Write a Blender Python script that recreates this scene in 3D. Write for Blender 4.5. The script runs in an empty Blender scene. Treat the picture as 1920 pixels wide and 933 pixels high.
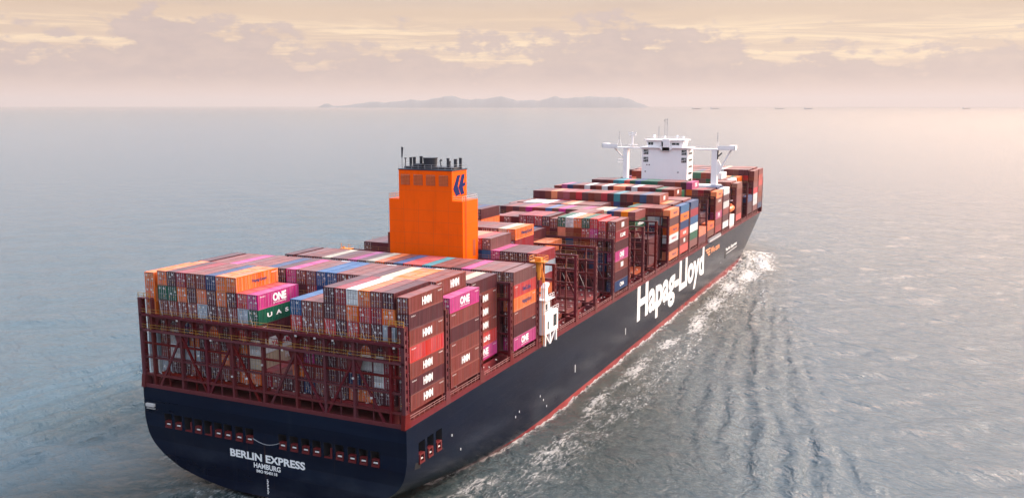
import bpy, bmesh, math, random
import numpy as np
from mathutils import Vector, Matrix
random.seed(7); rng = np.random.default_rng(7)
R = math.radians
S = bpy.context.scene
COL = S.collection

# ------------------------------------------------------------------ camera
CAM = Vector((109.476, -129.485, 74.06)); YAW = -0.427; PITCH = 0.168; FPX = 1711.0
cd = bpy.data.cameras.new('camera'); cam = bpy.data.objects.new('camera', cd); COL.objects.link(cam)
cam.location = CAM; cam.rotation_euler = (math.pi/2-PITCH, 0, -YAW)
cd.sensor_width = 36; cd.lens = FPX/1920*36; cd.shift_y = 21.5/1920
cd.clip_start = 1; cd.clip_end = 200000
S.camera = cam
# ------------------------------------------------------------------ exposure
S.view_settings.view_transform = 'Standard'; S.view_settings.look = 'None'
S.view_settings.exposure = .04; S.view_settings.gamma = 1
# ------------------------------------------------------------------ world: evening sky with layered cloud
SUN_AZ = R(36); SUN_EL = R(30)      # azimuth measured from +y towards +x
sund = Vector((math.sin(SUN_AZ)*math.cos(SUN_EL), math.cos(SUN_AZ)*math.cos(SUN_EL), math.sin(SUN_EL)))
W = bpy.data.worlds.new('World'); S.world = W; W.use_nodes = True
nt = W.node_tree; nt.nodes.clear()
def lin(r, g, b):
    f = lambda c: (c/255/12.92 if c/255 <= .04045 else ((c/255+.055)/1.055)**2.4)
    return (f(r), f(g), f(b), 1)
class NT:
    def __init__(s, t): s.t = t
    def n(s, typ, **k):
        nd = s.t.nodes.new(typ)
        for a, v in k.items(): setattr(nd, a, v)
        return nd
    def l(s, a, b): s.t.links.new(a, b)
    def val(s, nd, i, v):
        if hasattr(v, 'links') or hasattr(v, 'is_output'): s.l(v, nd.inputs[i])
        else: nd.inputs[i].default_value = v
    def math(s, op, a, b=None, c=None, clamp=False):
        m = s.n('ShaderNodeMath', operation=op); m.use_clamp = clamp
        s.val(m, 0, a)
        if b is not None: s.val(m, 1, b)
        if c is not None: s.val(m, 2, c)
        return m.outputs[0]
    def ramp(s, f, pts, interp='LINEAR'):
        r = s.n('ShaderNodeValToRGB'); r.color_ramp.interpolation = interp
        e = r.color_ramp.elements
        while len(e) < len(pts): e.new(.5)
        for q, (p, c) in zip(e, pts): q.position = p; q.color = c if len(c) == 4 else (*c, 1)
        s.l(f, r.inputs[0]); return r.outputs[0]
    def sm(s, x, a, b, lo=0., hi=1.):
        m = s.n('ShaderNodeMapRange', interpolation_type='SMOOTHSTEP')
        s.val(m, 0, x); m.inputs[1].default_value = a; m.inputs[2].default_value = b
        m.inputs[3].default_value = lo; m.inputs[4].default_value = hi
        return m.outputs[0]
    def mix(s, f, a, b, mode='MIX'):
        m = s.n('ShaderNodeMix', data_type='RGBA', blend_type=mode)
        s.val(m, 0, f); s.val(m, 6, a); s.val(m, 7, b); return m.outputs[2]
    def noise(s, vec, scale=(1, 1, 1), detail=4, rough=.55, loc=(0, 0, 0), dist=0., sc=1.):
        mp = s.n('ShaderNodeMapping'); mp.inputs['Scale'].default_value = scale; mp.inputs['Location'].default_value = loc
        s.l(vec, mp.inputs[0])
        q = s.n('ShaderNodeTexNoise'); q.inputs['Scale'].default_value = sc; q.inputs['Detail'].default_value = detail
        q.inputs['Roughness'].default_value = rough; q.inputs['Distortion'].default_value = dist
        s.l(mp.outputs[0], q.inputs['Vector']); return q.outputs[0]
w = NT(nt)
tc = w.n('ShaderNodeTexCoord'); D = tc.outputs['Generated']
sep = w.n('ShaderNodeSeparateXYZ'); w.l(D, sep.inputs[0])
z = sep.outputs[2]
el = w.math('MULTIPLY', w.math('ARCSINE', z), 57.2958)           # elevation in degrees
sk = w.n('ShaderNodeTexSky', sky_type='NISHITA'); sk.sun_disc = False
sk.sun_elevation = SUN_EL; sk.sun_rotation = SUN_AZ
nish = w.mix(1.0, sk.outputs[0], (.10, .10, .10, 1), 'MULTIPLY')
elp = w.math('DIVIDE', w.math('ADD', el, 2), 92)                  # -2..90 deg -> 0..1
def ep(d): return (d+2)/92
cl_base = w.ramp(elp, [(ep(-2), lin(228, 206, 202)), (ep(.6), lin(235, 208, 199)), (ep(2.6), lin(228, 200, 182)), (ep(5.5), lin(232, 202, 176)),
                       (ep(7.5), (.72, .60, .53, 1)), (ep(13), (1.05, 1.02, 1.05, 1)), (ep(24), (1.55, 1.66, 1.88, 1)), (ep(45), (2.0, 2.15, 2.45, 1)), (ep(90), (1.5, 1.6, 1.8, 1))])
# warm side / cool side of the cloud deck
dot = w.n('ShaderNodeVectorMath', operation='DOT_PRODUCT'); w.l(D, dot.inputs[0]); dot.inputs[1].default_value = (math.sin(SUN_AZ), math.cos(SUN_AZ), 0)
az = w.sm(dot.outputs['Value'], .38, 1.0); back = w.sm(dot.outputs['Value'], -1.0, -.2)
warm = w.mix(az, (1.24, 1.37, 1.46, 1), (6.8, 4.4, 2.8, 1))
warm = w.mix(back, (.20, .23, .31, 1), warm)
elw = w.sm(el, 5.5, 16.)
warm = w.mix(elw, (1, 1, 1, 1), warm)
base = w.mix(1.0, cl_base, warm, 'MULTIPLY')
# far grey veil
n1 = w.noise(D, (5, 5, 26), 5, .5, (3, 1, .2))
base = w.mix(w.math('MULTIPLY', w.sm(n1, .45, .72), w.sm(el, 3.2, 6.5)), base, w.mix(1.0, base, (.90, .89, .92, 1), 'MULTIPLY'))
# bright thin streaks
n2 = w.noise(D, (6, 6, 85), 7, .62, (1.7, .4, .3), 1.0)
band = w.math('MULTIPLY', w.sm(el, 1.8, 2.9), w.sm(el, 5.6, 4.2))
st = w.math('MULTIPLY', w.sm(n2, .40, .66), band)
base = w.mix(w.math('MULTIPLY', st, .95), base, (1.08, .82, .56, 1))
# bank of small cumulus low over the sea
n3 = w.noise(D, (26, 26, 60), 6, .58, (5.1, 2.2, .9))
n4 = w.noise(D, (5, 5, 8), 2, .5, (8.3, 4.4, 0))
thr = w.math('ADD', w.math('ADD', n3, w.math('MULTIPLY', n4, .9)), w.math('MULTIPLY', w.math('SUBTRACT', el, 2.75), -.10))
cm = w.math('MULTIPLY', w.sm(thr, .81, .96), w.sm(el, .5, 2.0))
base = w.mix(w.math('MULTIPLY', cm, .92), base, w.mix(w.sm(n3, .3, .8), lin(203, 181, 178), lin(219, 194, 185)))
fin = w.mix(.9, nish, base)
bg = w.n('ShaderNodeBackground'); w.l(fin, bg.inputs[0]); bg.inputs[1].default_value = 1.0
ow = w.n('ShaderNodeOutputWorld'); w.l(bg.outputs[0], ow.inputs[0])
# ------------------------------------------------------------------ sun (veiled, low)
sl = bpy.data.lights.new('sun', 'SUN'); so = bpy.data.objects.new('sun', sl); COL.objects.link(so)
sl.energy = 4.2; sl.angle = R(12); sl.color = (1.0, .86, .72)
so.rotation_euler = (-sund).to_track_quat('-Z', 'Y').to_euler()
so.location = (0, 0, 500)

# ================================================================== materials
MATS = {}
def mat(name, col, rough=.5, metal=0., spec=.5, vary=0., grime=0., rust=0., bump=0., coat=0., emit=None, gscale=1.):
    if name in MATS: return MATS[name]
    m = bpy.data.materials.new(name); m.use_nodes = True
    t = NT(m.node_tree); b = m.node_tree.nodes['Principled BSDF']
    c = (*col[:3], 1)
    tc = t.n('ShaderNodeTexCoord'); P = tc.outputs['Object']
    cc = None
    if vary or grime or rust:
        rgb = t.n('ShaderNodeRGB'); rgb.outputs[0].default_value = c; cc = rgb.outputs[0]
    if vary:
        oi = t.n('ShaderNodeObjectInfo'); ge = t.n('ShaderNodeNewGeometry')
        rnd = t.math('FRACT', t.math('ADD', oi.outputs['Random'], ge.outputs['Random Per Island']))
        hs = t.n('ShaderNodeHueSaturation')
        t.val(hs, 'Value' if False else 2, t.math('MULTIPLY_ADD', rnd, 2*vary, 1-vary))
        t.val(hs, 0, t.math('MULTIPLY_ADD', t.math('FRACT', t.math('MULTIPLY', rnd, 7.3)), .018, .491))
        t.val(hs, 1, t.math('MULTIPLY_ADD', t.math('FRACT', t.math('MULTIPLY', rnd, 3.7)), .3, .8))
        t.l(cc, hs.inputs[4]); cc = hs.outputs[0]
    if grime:
        g = t.noise(P, (.8*gscale, .35*gscale, .5*gscale), 6, .62)
        g2 = t.noise(P, (5*gscale, 5*gscale, .5*gscale), 4, .6, (3, 3, 3))
        f = t.math('MULTIPLY', t.math('ADD', t.sm(g, .42, .75), t.sm(g2, .5, .8)), grime)
        cc = t.mix(t.math('MINIMUM', f, .9), cc, t.mix(1., cc, (.62, .58, .58, 1), 'MULTIPLY'))
    if rust:
        g3 = t.noise(P, (1.7, 1.7, .9), 7, .7, (9, 2, 1))
        cc = t.mix(t.math('MULTIPLY', t.sm(g3, .60, .72), rust), cc, (.10, .035, .015, 1))
    if cc is not None: t.l(cc, b.inputs['Base Color'])
    else: b.inputs['Base Color'].default_value = c
    b.inputs['Roughness'].default_value = rough; b.inputs['Metallic'].default_value = metal
    b.inputs['Specular IOR Level'].default_value = spec
    if coat: b.inputs['Coat Weight'].default_value = coat
    if bump:
        nz = t.noise(P, (2, 2, 2), 5, .6); bp = t.n('ShaderNodeBump'); bp.inputs[0].default_value = bump; bp.inputs[1].default_value = .05
        t.l(nz, bp.inputs['Height']); t.l(bp.outputs[0], b.inputs['Normal'])
    if emit: b.inputs['Emission Color'].default_value = (*emit[0], 1); b.inputs['Emission Strength'].default_value = emit[1]
    MATS[name] = m; return m
# container paints
CC = {'B': ('rust brown', (.175, .030, .023)), 'D': ('dark maroon', (.075, .012, .018)), 'M': ('mauve brown', (.15, .048, .048)),
      'R': ('bright red', (.42, .016, .016)), 'C': ('crimson', (.24, .010, .02)), 'O': ('orange', (.64, .115, .003)),
      'P': ('magenta pink', (.42, .022, .16)), 'G': ('dark green', (.004, .085, .048)), 'W': ('white', (.58, .58, .58)),
      'L': ('light grey', (.32, .38, .44)), 'U': ('blue', (.012, .075, .20)), 'N': ('navy blue', (.010, .035, .115)),
      'T': ('teal', (.02, .20, .24)), 'Y': ('cream', (.50, .40, .28))}
def cmat(k): return mat('container_paint_'+CC[k][0].replace(' ', '_'), CC[k][1], .42, vary=.26, grime=.42, rust=.22, spec=.32)
def rmat(k):  # roof faces: container paint mixed slightly towards a pale warm grey
    c = CC[k][1]; d = (.50, .43, .41); return mat('pale_roof_'+CC[k][0].replace(' ', '_'), tuple(a*.91+b_*.09 for a, b_ in zip(c, d)), .5, vary=.2, grime=.35, rust=.12, spec=.22)
M_lock = mat('galvanised_rods', (.36, .31, .33), .4, vary=.2)
M_plac = mat('white_placard', (.7, .7, .68), .5)
M_plac2 = mat('yellow_placard', (.7, .35, .03), .5)
M_seal = mat('door_gap_black', (.012, .010, .012), .8)
M_white_txt = mat('white_lettering', (.74, .73, .72), .5)
M_blue_txt = mat('blue_lettering', (.004, .012, .10), .5)
M_dark_txt = mat('dark_blue_lettering', (.02, .02, .10), .5)
M_red_txt = mat('red_lettering', (.45, .02, .05), .5)
M_frame = mat('maroon_steel', (.098, .005, .009), .5, spec=.3, vary=.12, grime=.35, rust=.25)
M_deck = mat('deck_red', (.17, .012, .012), .55, vary=.10, grime=.5, rust=.2)
M_cover = mat('hatch_cover_red', (.18, .014, .012), .5, vary=.2, grime=.6, rust=.3)
M_cover2 = mat('hatch_primer_orange', (.34, .05, .015), .6, vary=.2, grime=.6, rust=.4)
M_yel = mat('yellow_rail', (.42, .20, .03), .5)
M_dirty = mat('pale_steel_fitting', (.45, .42, .40), .6)
M_fun = mat('funnel_orange', (.84, .100, .0005), .4, grime=.26, gscale=.3, spec=.08)
M_louv = mat('louvre_dark_orange', (.30, .045, .010), .6)
M_black = mat('sooty_black', (.012, .014, .022), .5)
M_hw = mat('superstructure_white', (.80, .75, .74), .45, grime=.08, gscale=.3)
M_glass = mat('window_glass', (.012, .02, .022), .08, spec=.8)
M_orange = mat('crane_orange', (.66, .20, .01), .45)
M_boat = mat('lifeboat_orange', (.75, .13, .02), .4)
M_grey = mat('mast_grey', (.28, .28, .30), .5)
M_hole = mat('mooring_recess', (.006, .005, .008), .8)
M_roll = mat('roller_red', (.10, .004, .006), .5)
M_boot = None
def hull_material():
    m = bpy.data.materials.new('hull_paint'); m.use_nodes = True; t = NT(m.node_tree); b = m.node_tree.nodes['Principled BSDF']
    tc = t.n('ShaderNodeTexCoord'); P = tc.outputs['Object']; s = t.n('ShaderNodeSeparateXYZ'); t.l(P, s.inputs[0])
    y, zz = s.outputs[1], s.outputs[2]
    line = t.math('MULTIPLY_ADD', y, .0058, .75)
    wob = t.math('MULTIPLY', t.math('SUBTRACT', t.noise(P, (.0, .25, .0), 3, .5), .5), .25)
    red = t.sm(t.math('SUBTRACT', t.math('ADD', line, wob), zz), -.04, .04)
    g = t.noise(P, (.02, .02, .16), 6, .6, (2, 0, 4)); g2 = t.noise(P, (.3, .35, .02), 5, .6)
    g3 = t.noise(P, (.05, .045, .10), 6, .62, (7, 7, 1))
    dark = t.mix(t.sm(g, .4, .75), (.0016, .0042, .014, 1), (.004, .009, .022, 1))
    dark = t.mix(t.math('MULTIPLY', t.sm(g2, .56, .78), .35), dark, (.012, .018, .03, 1))
    salt = t.math('MULTIPLY', t.math('MULTIPLY', t.sm(g3, .40, .85), t.sm(zz, 15, 3)), .30)
    dark = t.mix(salt, dark, (.085, .10, .12, 1))
    cmb = t.n('ShaderNodeCombineXYZ'); t.l(y, cmb.inputs[0]); t.l(zz, cmb.inputs[1])
    bk = t.n('ShaderNodeTexBrick'); t.l(cmb.outputs[0], bk.inputs['Vector']); bk.inputs['Scale'].default_value = 1.; bk.inputs['Brick Width'].default_value = 11.5; bk.inputs['Row Height'].default_value = 2.7
    bk.inputs['Mortar Size'].default_value = .035; bk.inputs['Color1'].default_value = (.35, .35, .35, 1); bk.inputs['Color2'].default_value = (.65, .65, .65, 1); bk.inputs['Mortar'].default_value = (.1, .1, .1, 1)
    dark = t.mix(1., dark, t.mix(bk.outputs['Color'], (.75, .8, .85, 1), (1.5, 1.45, 1.4, 1)), 'MULTIPLY')
    rs = t.math('MULTIPLY', t.sm(t.noise(P, (1.1, 1.1, .045), 5, .65, (3, 1, 8)), .60, .76), t.math('MULTIPLY', t.sm(zz, 18, 10), .55))
    dark = t.mix(rs, dark, (.055, .026, .018, 1))
    rd = t.mix(t.sm(g3, .45, .7), (.20, .014, .018, 1), (.28, .045, .042, 1))
    c = t.mix(red, dark, rd); t.l(c, b.inputs['Base Color'])
    t.l(t.math('ADD', t.math('MULTIPLY_ADD', g3, .20, .06), t.math('MULTIPLY', bk.outputs['Color'], .10)), b.inputs['Roughness']); b.inputs['IOR'].default_value = 1.24
    bp = t.n('ShaderNodeBump'); bp.inputs[0].default_value = .5; bp.inputs[1].default_value = .12
    t.l(t.math('ADD', t.noise(P, (.18, .18, .22), 3, .5), t.math('MULTIPLY', bk.outputs['Fac'], -.9)), bp.inputs['Height']); t.l(bp.outputs[0], b.inputs['Normal'])
    MATS['hull'] = m; return m
M_hull = hull_material()

# ================================================================== mesh helpers
class MB:
    def __init__(s): s.v = []; s.f = []; s.m = []
    def quad(s, a, b, c, d, m=0):
        i = len(s.v); s.v += [tuple(a), tuple(b), tuple(c), tuple(d)]; s.f.append((i, i+1, i+2, i+3)); s.m.append(m)
    def box(s, x0, x1, y0, y1, z0, z1, m=0):
        i = len(s.v)
        s.v += [(x0, y0, z0), (x1, y0, z0), (x1, y1, z0), (x0, y1, z0), (x0, y0, z1), (x1, y0, z1), (x1, y1, z1), (x0, y1, z1)]
        s.f += [(i, i+3, i+2, i+1), (i+4, i+5, i+6, i+7), (i, i+1, i+5, i+4), (i+1, i+2, i+6, i+5), (i+2, i+3, i+7, i+6), (i+3, i, i+4, i+7)]
        s.m += [m]*6; return s
    def beam(s, p, q, wd=.3, h=None, m=0, up=(0, 0, 1)):
        h = wd if h is None else h
        p = Vector(p); q = Vector(q); d = (q-p).normalized(); u = Vector(up)
        if abs(d.dot(u)) > .98: u = Vector((0, 1, 0))
        a = d.cross(u).normalized()*(wd/2); b = a.cross(d).normalized()*(h/2)
        i = len(s.v)
        for e in (p, q):
            for sa, sb in ((-1, -1), (1, -1), (1, 1), (-1, 1)): s.v.append(tuple(e+a*sa+b*sb))
        s.f += [(i, i+1, i+2, i+3), (i+7, i+6, i+5, i+4)]+[(i+k, i+4+k, i+4+(k+1) % 4, i+(k+1) % 4) for k in range(4)]
        s.m += [m]*6; return s
    def cyl(s, p, q, r, n=10, r2=None, m=0):
        r2 = r if r2 is None else r2
        p = Vector(p); q = Vector(q); d = (q-p).normalized(); u = Vector((0, 0, 1)) if abs(d.z) < .9 else Vector((1, 0, 0))
        a = d.cross(u).normalized(); b = d.cross(a)
        i = len(s.v)
        for e, rr in ((p, r), (q, r2)):
            for k in range(n):
                t = 2*math.pi*k/n; s.v.append(tuple(e+a*math.cos(t)*rr+b*math.sin(t)*rr))
        s.f += [tuple(range(i+n-1, i-1, -1)), tuple(range(i+n, i+2*n))]; s.m += [m, m]
        for k in range(n): s.f.append((i+k, i+(k+1) % n, i+n+(k+1) % n, i+n+k)); s.m.append(m)
        return s
    def ball(s, c, r, n=10, m=0, sz=1.):
        i = len(s.v); rows = n//2
        for a in range(rows+1):
            ph = math.pi*a/rows
            for k in range(n):
                t = 2*math.pi*k/n
                s.v.append((c[0]+r*math.sin(ph)*math.cos(t), c[1]+r*math.sin(ph)*math.sin(t), c[2]+r*math.cos(ph)*sz))
        for a in range(rows):
            for k in range(n):
                s.f.append((i+a*n+k, i+(a+1)*n+k, i+(a+1)*n+(k+1) % n, i+a*n+(k+1) % n)); s.m.append(m)
        return s
    def prism(s, pts, axis, a0, a1, m=0):
        """pts: 2D outline; axis 'x': pts are (y,z); 'y': (x,z); 'z': (x,y)"""
        f = {'x': lambda p, a: (a, p[0], p[1]), 'y': lambda p, a: (p[0], a, p[1]), 'z': lambda p, a: (p[0], p[1], a)}[axis]
        i = len(s.v); n = len(pts)
        s.v += [f(p, a0) for p in pts]+[f(p, a1) for p in pts]
        s.f += [tuple(range(i, i+n)), tuple(range(i+2*n-1, i+n-1, -1))]; s.m += [m, m]
        for k in range(n): s.f.append((i+k, i+n+k, i+n+(k+1) % n, i+(k+1) % n)); s.m.append(m)
        return s
    def mesh(s, name, mats, smooth=False):
        me = bpy.data.meshes.new(name); me.from_pydata(s.v, [], s.f); 
        for q in (mats if isinstance(mats, (list, tuple)) else [mats]): me.materials.append(q)
        me.polygons.foreach_set('material_index', s.m)
        if smooth: me.polygons.foreach_set('use_smooth', [True]*len(s.f))
        bm = bmesh.new(); bm.from_mesh(me); bmesh.ops.recalc_face_normals(bm, faces=bm.faces); bm.to_mesh(me); bm.free()
        me.update(); return me
    def build(s, name, mats, parent=None, smooth=False, loc=(0, 0, 0), kind=None, label=None):
        return add(name, s.mesh(name, mats, smooth), parent, loc, kind, label)
def add(name, me, parent=None, loc=(0, 0, 0), kind=None, label=None):
    o = bpy.data.objects.new(name, me); COL.objects.link(o); o.location = loc
    if parent: o.parent = parent
    if kind: o['kind'] = kind
    if label: o['label'] = label
    return o
def tag(o, label=None, cat=None, group=None, kind=None):
    if label: o['label'] = label
    if cat: o['category'] = cat
    if group: o['group'] = group
    if kind: o['kind'] = kind
    return o
TC = {}
def text_mesh(txt, wd, ht, mt, bold=.02, thick=.0):
    """lettering as a flat mesh in (u,v) centred, scaled to wd x ht"""
    key = (txt, wd, ht, mt.name, bold)
    if key in TC: return TC[key]
    cu = bpy.data.curves.new('lettering', 'FONT'); cu.body = txt; cu.size = 1; cu.offset = bold; cu.fill_mode = 'BOTH' if False else 'FRONT'; cu.dimensions = '2D'
    cu.resolution_u = 3
    ob = bpy.data.objects.new('lettering_source', cu); COL.objects.link(ob)
    dg = bpy.context.evaluated_depsgraph_get(); me = bpy.data.meshes.new_from_object(ob.evaluated_get(dg))
    bpy.data.objects.remove(ob); bpy.data.curves.remove(cu)
    n = len(me.vertices); co = np.empty(n*3, np.float32); me.vertices.foreach_get('co', co); co = co.reshape(-1, 3)
    mn = co.min(0); mx = co.max(0); co = (co-(mn+mx)/2)/np.maximum(mx-mn, 1e-6)
    co[:, 0] *= wd; co[:, 1] *= ht; co[:, 2] = 0
    me.vertices.foreach_set('co', co.ravel()); me.materials.clear(); me.materials.append(mt); me.name = 'lettering'; me.update()
    TC[key] = me; return me
ROT_STBD = Matrix(((0, 0, 1), (1, 0, 0), (0, 1, 0))).to_euler()   # u->+y, v->+z, facing +x
ROT_AFT = Matrix(((1, 0, 0), (0, 0, -1), (0, 1, 0))).to_euler()   # u->+x, v->+z, facing -y
def put_text(txt, wd, ht, mt, parent, loc, rot=ROT_STBD, bold=.02, name='lettering'):
    o = add(name, text_mesh(txt, wd, ht, mt, bold), parent, loc); o.rotation_euler = rot; return o

# ================================================================== ship
ship = bpy.data.objects.new('container_ship', None); COL.objects.link(ship); ship.empty_display_size = 5
tag(ship, 'huge black hulled container ship with red waterline, orange funnel and white bridge, sailing away', 'container ship')
DK = 18.8
XB = [0, 2.5, 5, 7.5, 10, 12.5, 15, 17.2, 19.5, 21.9, 24, 25.9, 27.4, 28.4, 29.2, 29.8, 30.2, 30.42, 30.5]
ZB0 = np.interp(XB, [0, 5, 10, 12.5, 17.2, 21.9, 25.9, 28, 29, 30, 30.5], [.75, .75, .85, 1.1, 1.9, 3.1, 5.2, 6.8, 7.9, 9.8, 12.6])
def hb(y, zz):
    zc = max(0., min(1., zz/DK)); y1 = 289+71*zc**.9; y2 = 385+19*zc; L = y2-y1
    if y <= y1: return 30.5
    t = (y-y1)/L
    return max(.12, 30.5*(1-t*t)) if t < 1 else .12
def wl_half(y):   # half breadth at the waterline, also near the stern
    b = hb(y, 0)
    if y < 110:
        zz = ZB0-.18*max(y, 0); ok = np.interp(0, zz, XB) if zz[-1] > 0 else 30.5
        b = min(b, ok)
    return b
def section(y):
    pts = []
    for x, z0 in zip(XB, ZB0): pts.append((x, max(z0-.18*y, -9)))
    zt = pts[-1][1]
    for k in range(1, 11): pts.append((30.5, zt+(DK-zt)*k/10))
    return [(x*hb(y, zz)/30.5, y, zz) for x, zz in pts]
def loft(ys, cap0=True, cap1=True):
    mb = MB(); rows = []
    for y in ys:
        s = section(y); full = [(-x, yy, zz) for x, yy, zz in reversed(s[1:])]+s
        i = len(mb.v); mb.v += full; rows.append((i, len(full)))
    n = rows[0][1]
    for (a, _), (b, _) in zip(rows, rows[1:]):
        for k in range(n-1): mb.f.append((a+k, a+k+1, b+k+1, b+k)); mb.m.append(0)
        mb.f.append((a+n-1, a, b, b+n-1)); mb.m.append(1)
    if cap0: mb.f.append(tuple(rows[0][0]+k for k in range(n))); mb.m.append(0)
    if cap1: mb.f.append(tuple(rows[-1][0]+k for k in reversed(range(n)))); mb.m.append(0)
    return mb
ys = [14+4*k for k in range(25)]+[120+17*k for k in range(9)]+[262+4.5*k for k in range(32)]
ys = [y for y in ys if y < 404]+[404]
mb = loft(ys, True, True); me = mb.mesh('hull', [M_hull, M_deck])
sm = [p.area > 0 and len(p.vertices) == 4 and p.material_index == 0 for p in me.polygons]; me.polygons.foreach_set('use_smooth', sm); me.set_sharp_from_angle(angle=R(38))
hull = add('hull', me, ship)
# stern section with cut mooring openings
sm_me = loft([0, .3, 1.5, 3, 5, 7, 9, 11, 14]).mesh('stern_section', [M_hull, M_deck, M_hole])
stern = add('stern_section', sm_me, ship)
LX = [-24.4, -21.8, -19.2, -16.7, -14.2, -11.7, -9.3, -6.6, -4.1, 3.7, 6.3, 8.9, 11.4, 13.9, 16.4, 19.1, 21.5, 24.0]
ct = MB()
for x in LX: ct.box(x-.95, x+.95, -1, 2.2, 11.0, 13.9)
SY = [5.2, 8.3, 11.5]
for y in SY: ct.box(28.2, 32, y-1.15, y+1.15, 11.0, 15.1)
cut = add('cutter', ct.mesh('cutter', [M_hole]*3))
bmod = stern.modifiers.new('b', 'BOOLEAN'); bmod.object = cut; bmod.operation = 'DIFFERENCE'; bmod.solver = 'EXACT'
dg = bpy.context.evaluated_depsgraph_get(); nm = bpy.data.meshes.new_from_object(stern.evaluated_get(dg))
stern.modifiers.clear(); stern.data = nm; bpy.data.objects.remove(cut)
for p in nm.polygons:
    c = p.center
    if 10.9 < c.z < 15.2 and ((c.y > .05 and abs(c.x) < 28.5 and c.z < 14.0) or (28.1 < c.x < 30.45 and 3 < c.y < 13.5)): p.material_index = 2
nm.polygons.foreach_set('use_smooth', [True]*len(nm.polygons)); nm.set_sharp_from_angle(angle=R(30))
# fairleads in the openings
def fairlead(x, y, side=False, bright=True):
    m = MB()
    if not side:
        m.box(x-.8, x+.8, -.12, .9, 11.0, 11.35); m.box(x-.8, x-.5, .05, .8, 11.35, 12.2); m.box(x+.5, x+.8, .05, .8, 11.35, 12.2); m.box(x-.8, x+.8, .05, .8, 12.2, 12.36)
        m.cyl((x-.45, .2, 11.7), (x+.45, .2, 11.7), .17, 8, m=1)
    else:
        m.box(29.7, 30.62, y-.9, y+.9, 11.0, 11.35); m.box(29.7, 30.58, y-.9, y-.5, 11.35, 12.6); m.box(29.7, 30.58, y+.5, y+.9, 11.35, 12.6); m.box(29.7, 30.58, y-.9, y+.9, 12.6, 12.85)
        m.cyl((30.3, y-.5, 11.8), (30.3, y+.5, 11.8), .17, 8, m=1)
    m.build('roller_fairlead', [M_roll, M_dirty], ship)
for i, x in enumerate(LX):
    if i in (2, 4, 13): 
        MB().box(x-.85, x+.85, -.1, .3, 11.0, 11.2).box(x+.4, x+.8, .1, .5, 11.2, 12.9).build('chock', M_roll, ship)
    else: fairlead(x, 0)
for y in SY: fairlead(0, y, True)
# mooring line slung between the two groups
ml = MB()
pp = [(-3.2+6.2*k/8, -.1, 12.1-.75*math.sin(math.pi*k/8)) for k in range(9)]
for a, b in zip(pp, pp[1:]): ml.beam(a, b, .09)
ml.build('mooring_line', M_grey, ship)
# stern lettering
put_text('BERLIN EXPRESS', 17.6, 1.55, M_white_txt, ship, (-.15, -.03, 8.5), ROT_AFT, .035)
put_text('HAMBURG', 6.3, 1.05, M_white_txt, ship, (-.2, -.03, 6.85), ROT_AFT, .03)
put_text('IMO 9540118', 4.9, .62, M_white_txt, ship, (-.3, -.03, 5.75), ROT_AFT, .03)
dm = MB()
for k in range(9): dm.box(-.38, -.12+.12*(k % 2), -.03, -.01, 1.5+k*.34, 1.5+k*.34+.2)
dm.build('draught_marks', M_white_txt, ship)
MB().box(-29.7, -27.6, -.5, .0, 14.9, 15.5).box(-29.7, -27.6, -.3, 0, 14.4, 14.55).build('stern_lamp_bracket', M_dirty, ship)
# side lettering
put_text('Hapag-Lloyd', 91.5, 14.3, M_white_txt, ship, (30.53, 183.3, 11.7), ROT_STBD, .035)
put_text('We care', 17, 2.6, M_cover2 if False else mat('orange_lettering', (.75, .26, .10), .5), ship, (30.53, 249.5, 15.4), ROT_STBD, .03)
st_ = MB()
for k, (a, b) in enumerate(((231.5, 240), (233.5, 240), (236, 240))): st_.prism([(a, 16.9-k*1.15), (b, 16.9-k*1.15), (b, 16.2-k*1.15), (a+.8, 16.2-k*1.15)], 'x', 30.505, 30.53)
st_.build('orange_stripes', MATS['orange_lettering'], ship)
put_text('Berlin Express', 25, 1.9, M_white_txt, ship, (30.53, 284.5, 11.0), ROT_STBD, .03)
MB().box(30.505, 30.53, 272.5, 297.5, 9.3, 9.5).build('name_underline', M_white_txt, ship)
MB().box(30.1, 30.54, 270, 273, 7.6, 11.2).build('pilot_door', M_hole, ship)
for y, zz in ((83.2, 7.7), (126, 7.5), (60, 7), (62, 5.5), (46, 6.4), (48, 7), (64, 3.4), (170, 7), (262, 7), (16.5, 12.2), (20, 8.2)):
    MB().box(30.505, 30.54, y-.12, y+.12, zz-.1, zz+.35).build('hull_mark', M_white_txt, ship)
for y in (83.2, 126): MB().box(30.505, 30.535, y-.16, y+.16, 6.6, 8.6).build('tug_mark', M_white_txt, ship)
for y in (70, 100, 135, 160, 190, 220): MB().cyl((30.4, y, 3.4+.006*y), (30.56, y, 3.4+.006*y), .22, 8).build('overboard_outlet', M_hole, ship)
# deck edge band, rails, coaming
for sgn in (1, -1):
    b = MB(); b.box(sgn*30.05, sgn*30.46, .7, 352, DK, DK+.95)
    b.box(sgn*30.0, sgn*30.52, .7, 352, DK+.95, DK+1.03); b.build('bulwark', M_frame, ship)
    r = MB()
    for h in (1.55, 2.0): r.beam((sgn*30.3, .8, DK+h), (sgn*30.3, 350, DK+h), .07)
    for k in range(190): r.beam((sgn*30.3, 1.2+k*1.84, DK+.95), (sgn*30.3, 1.2+k*1.84, DK+2.0), .06)
    r.build('side_railing', mat('rail_paint', (.35, .16, .15), .5), ship)
    c = MB(); c.box(sgn*27.1, sgn*27.5, 1, 352, DK, DK+1.7); c.build('hatch_coaming', M_deck, ship)
b = MB(); b.box(-30.45, 30.45, -.02, .35, DK, DK+.7); b.build('stern_sill', M_frame, ship)
fo = MB()
for k in range(150):
    y = 2+k*2.3+random.uniform(-.4, .4); fo.box(29.0, 29.5, y, y+random.uniform(.25, .9), DK+.02, DK+random.uniform(.5, 1.3))
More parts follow.
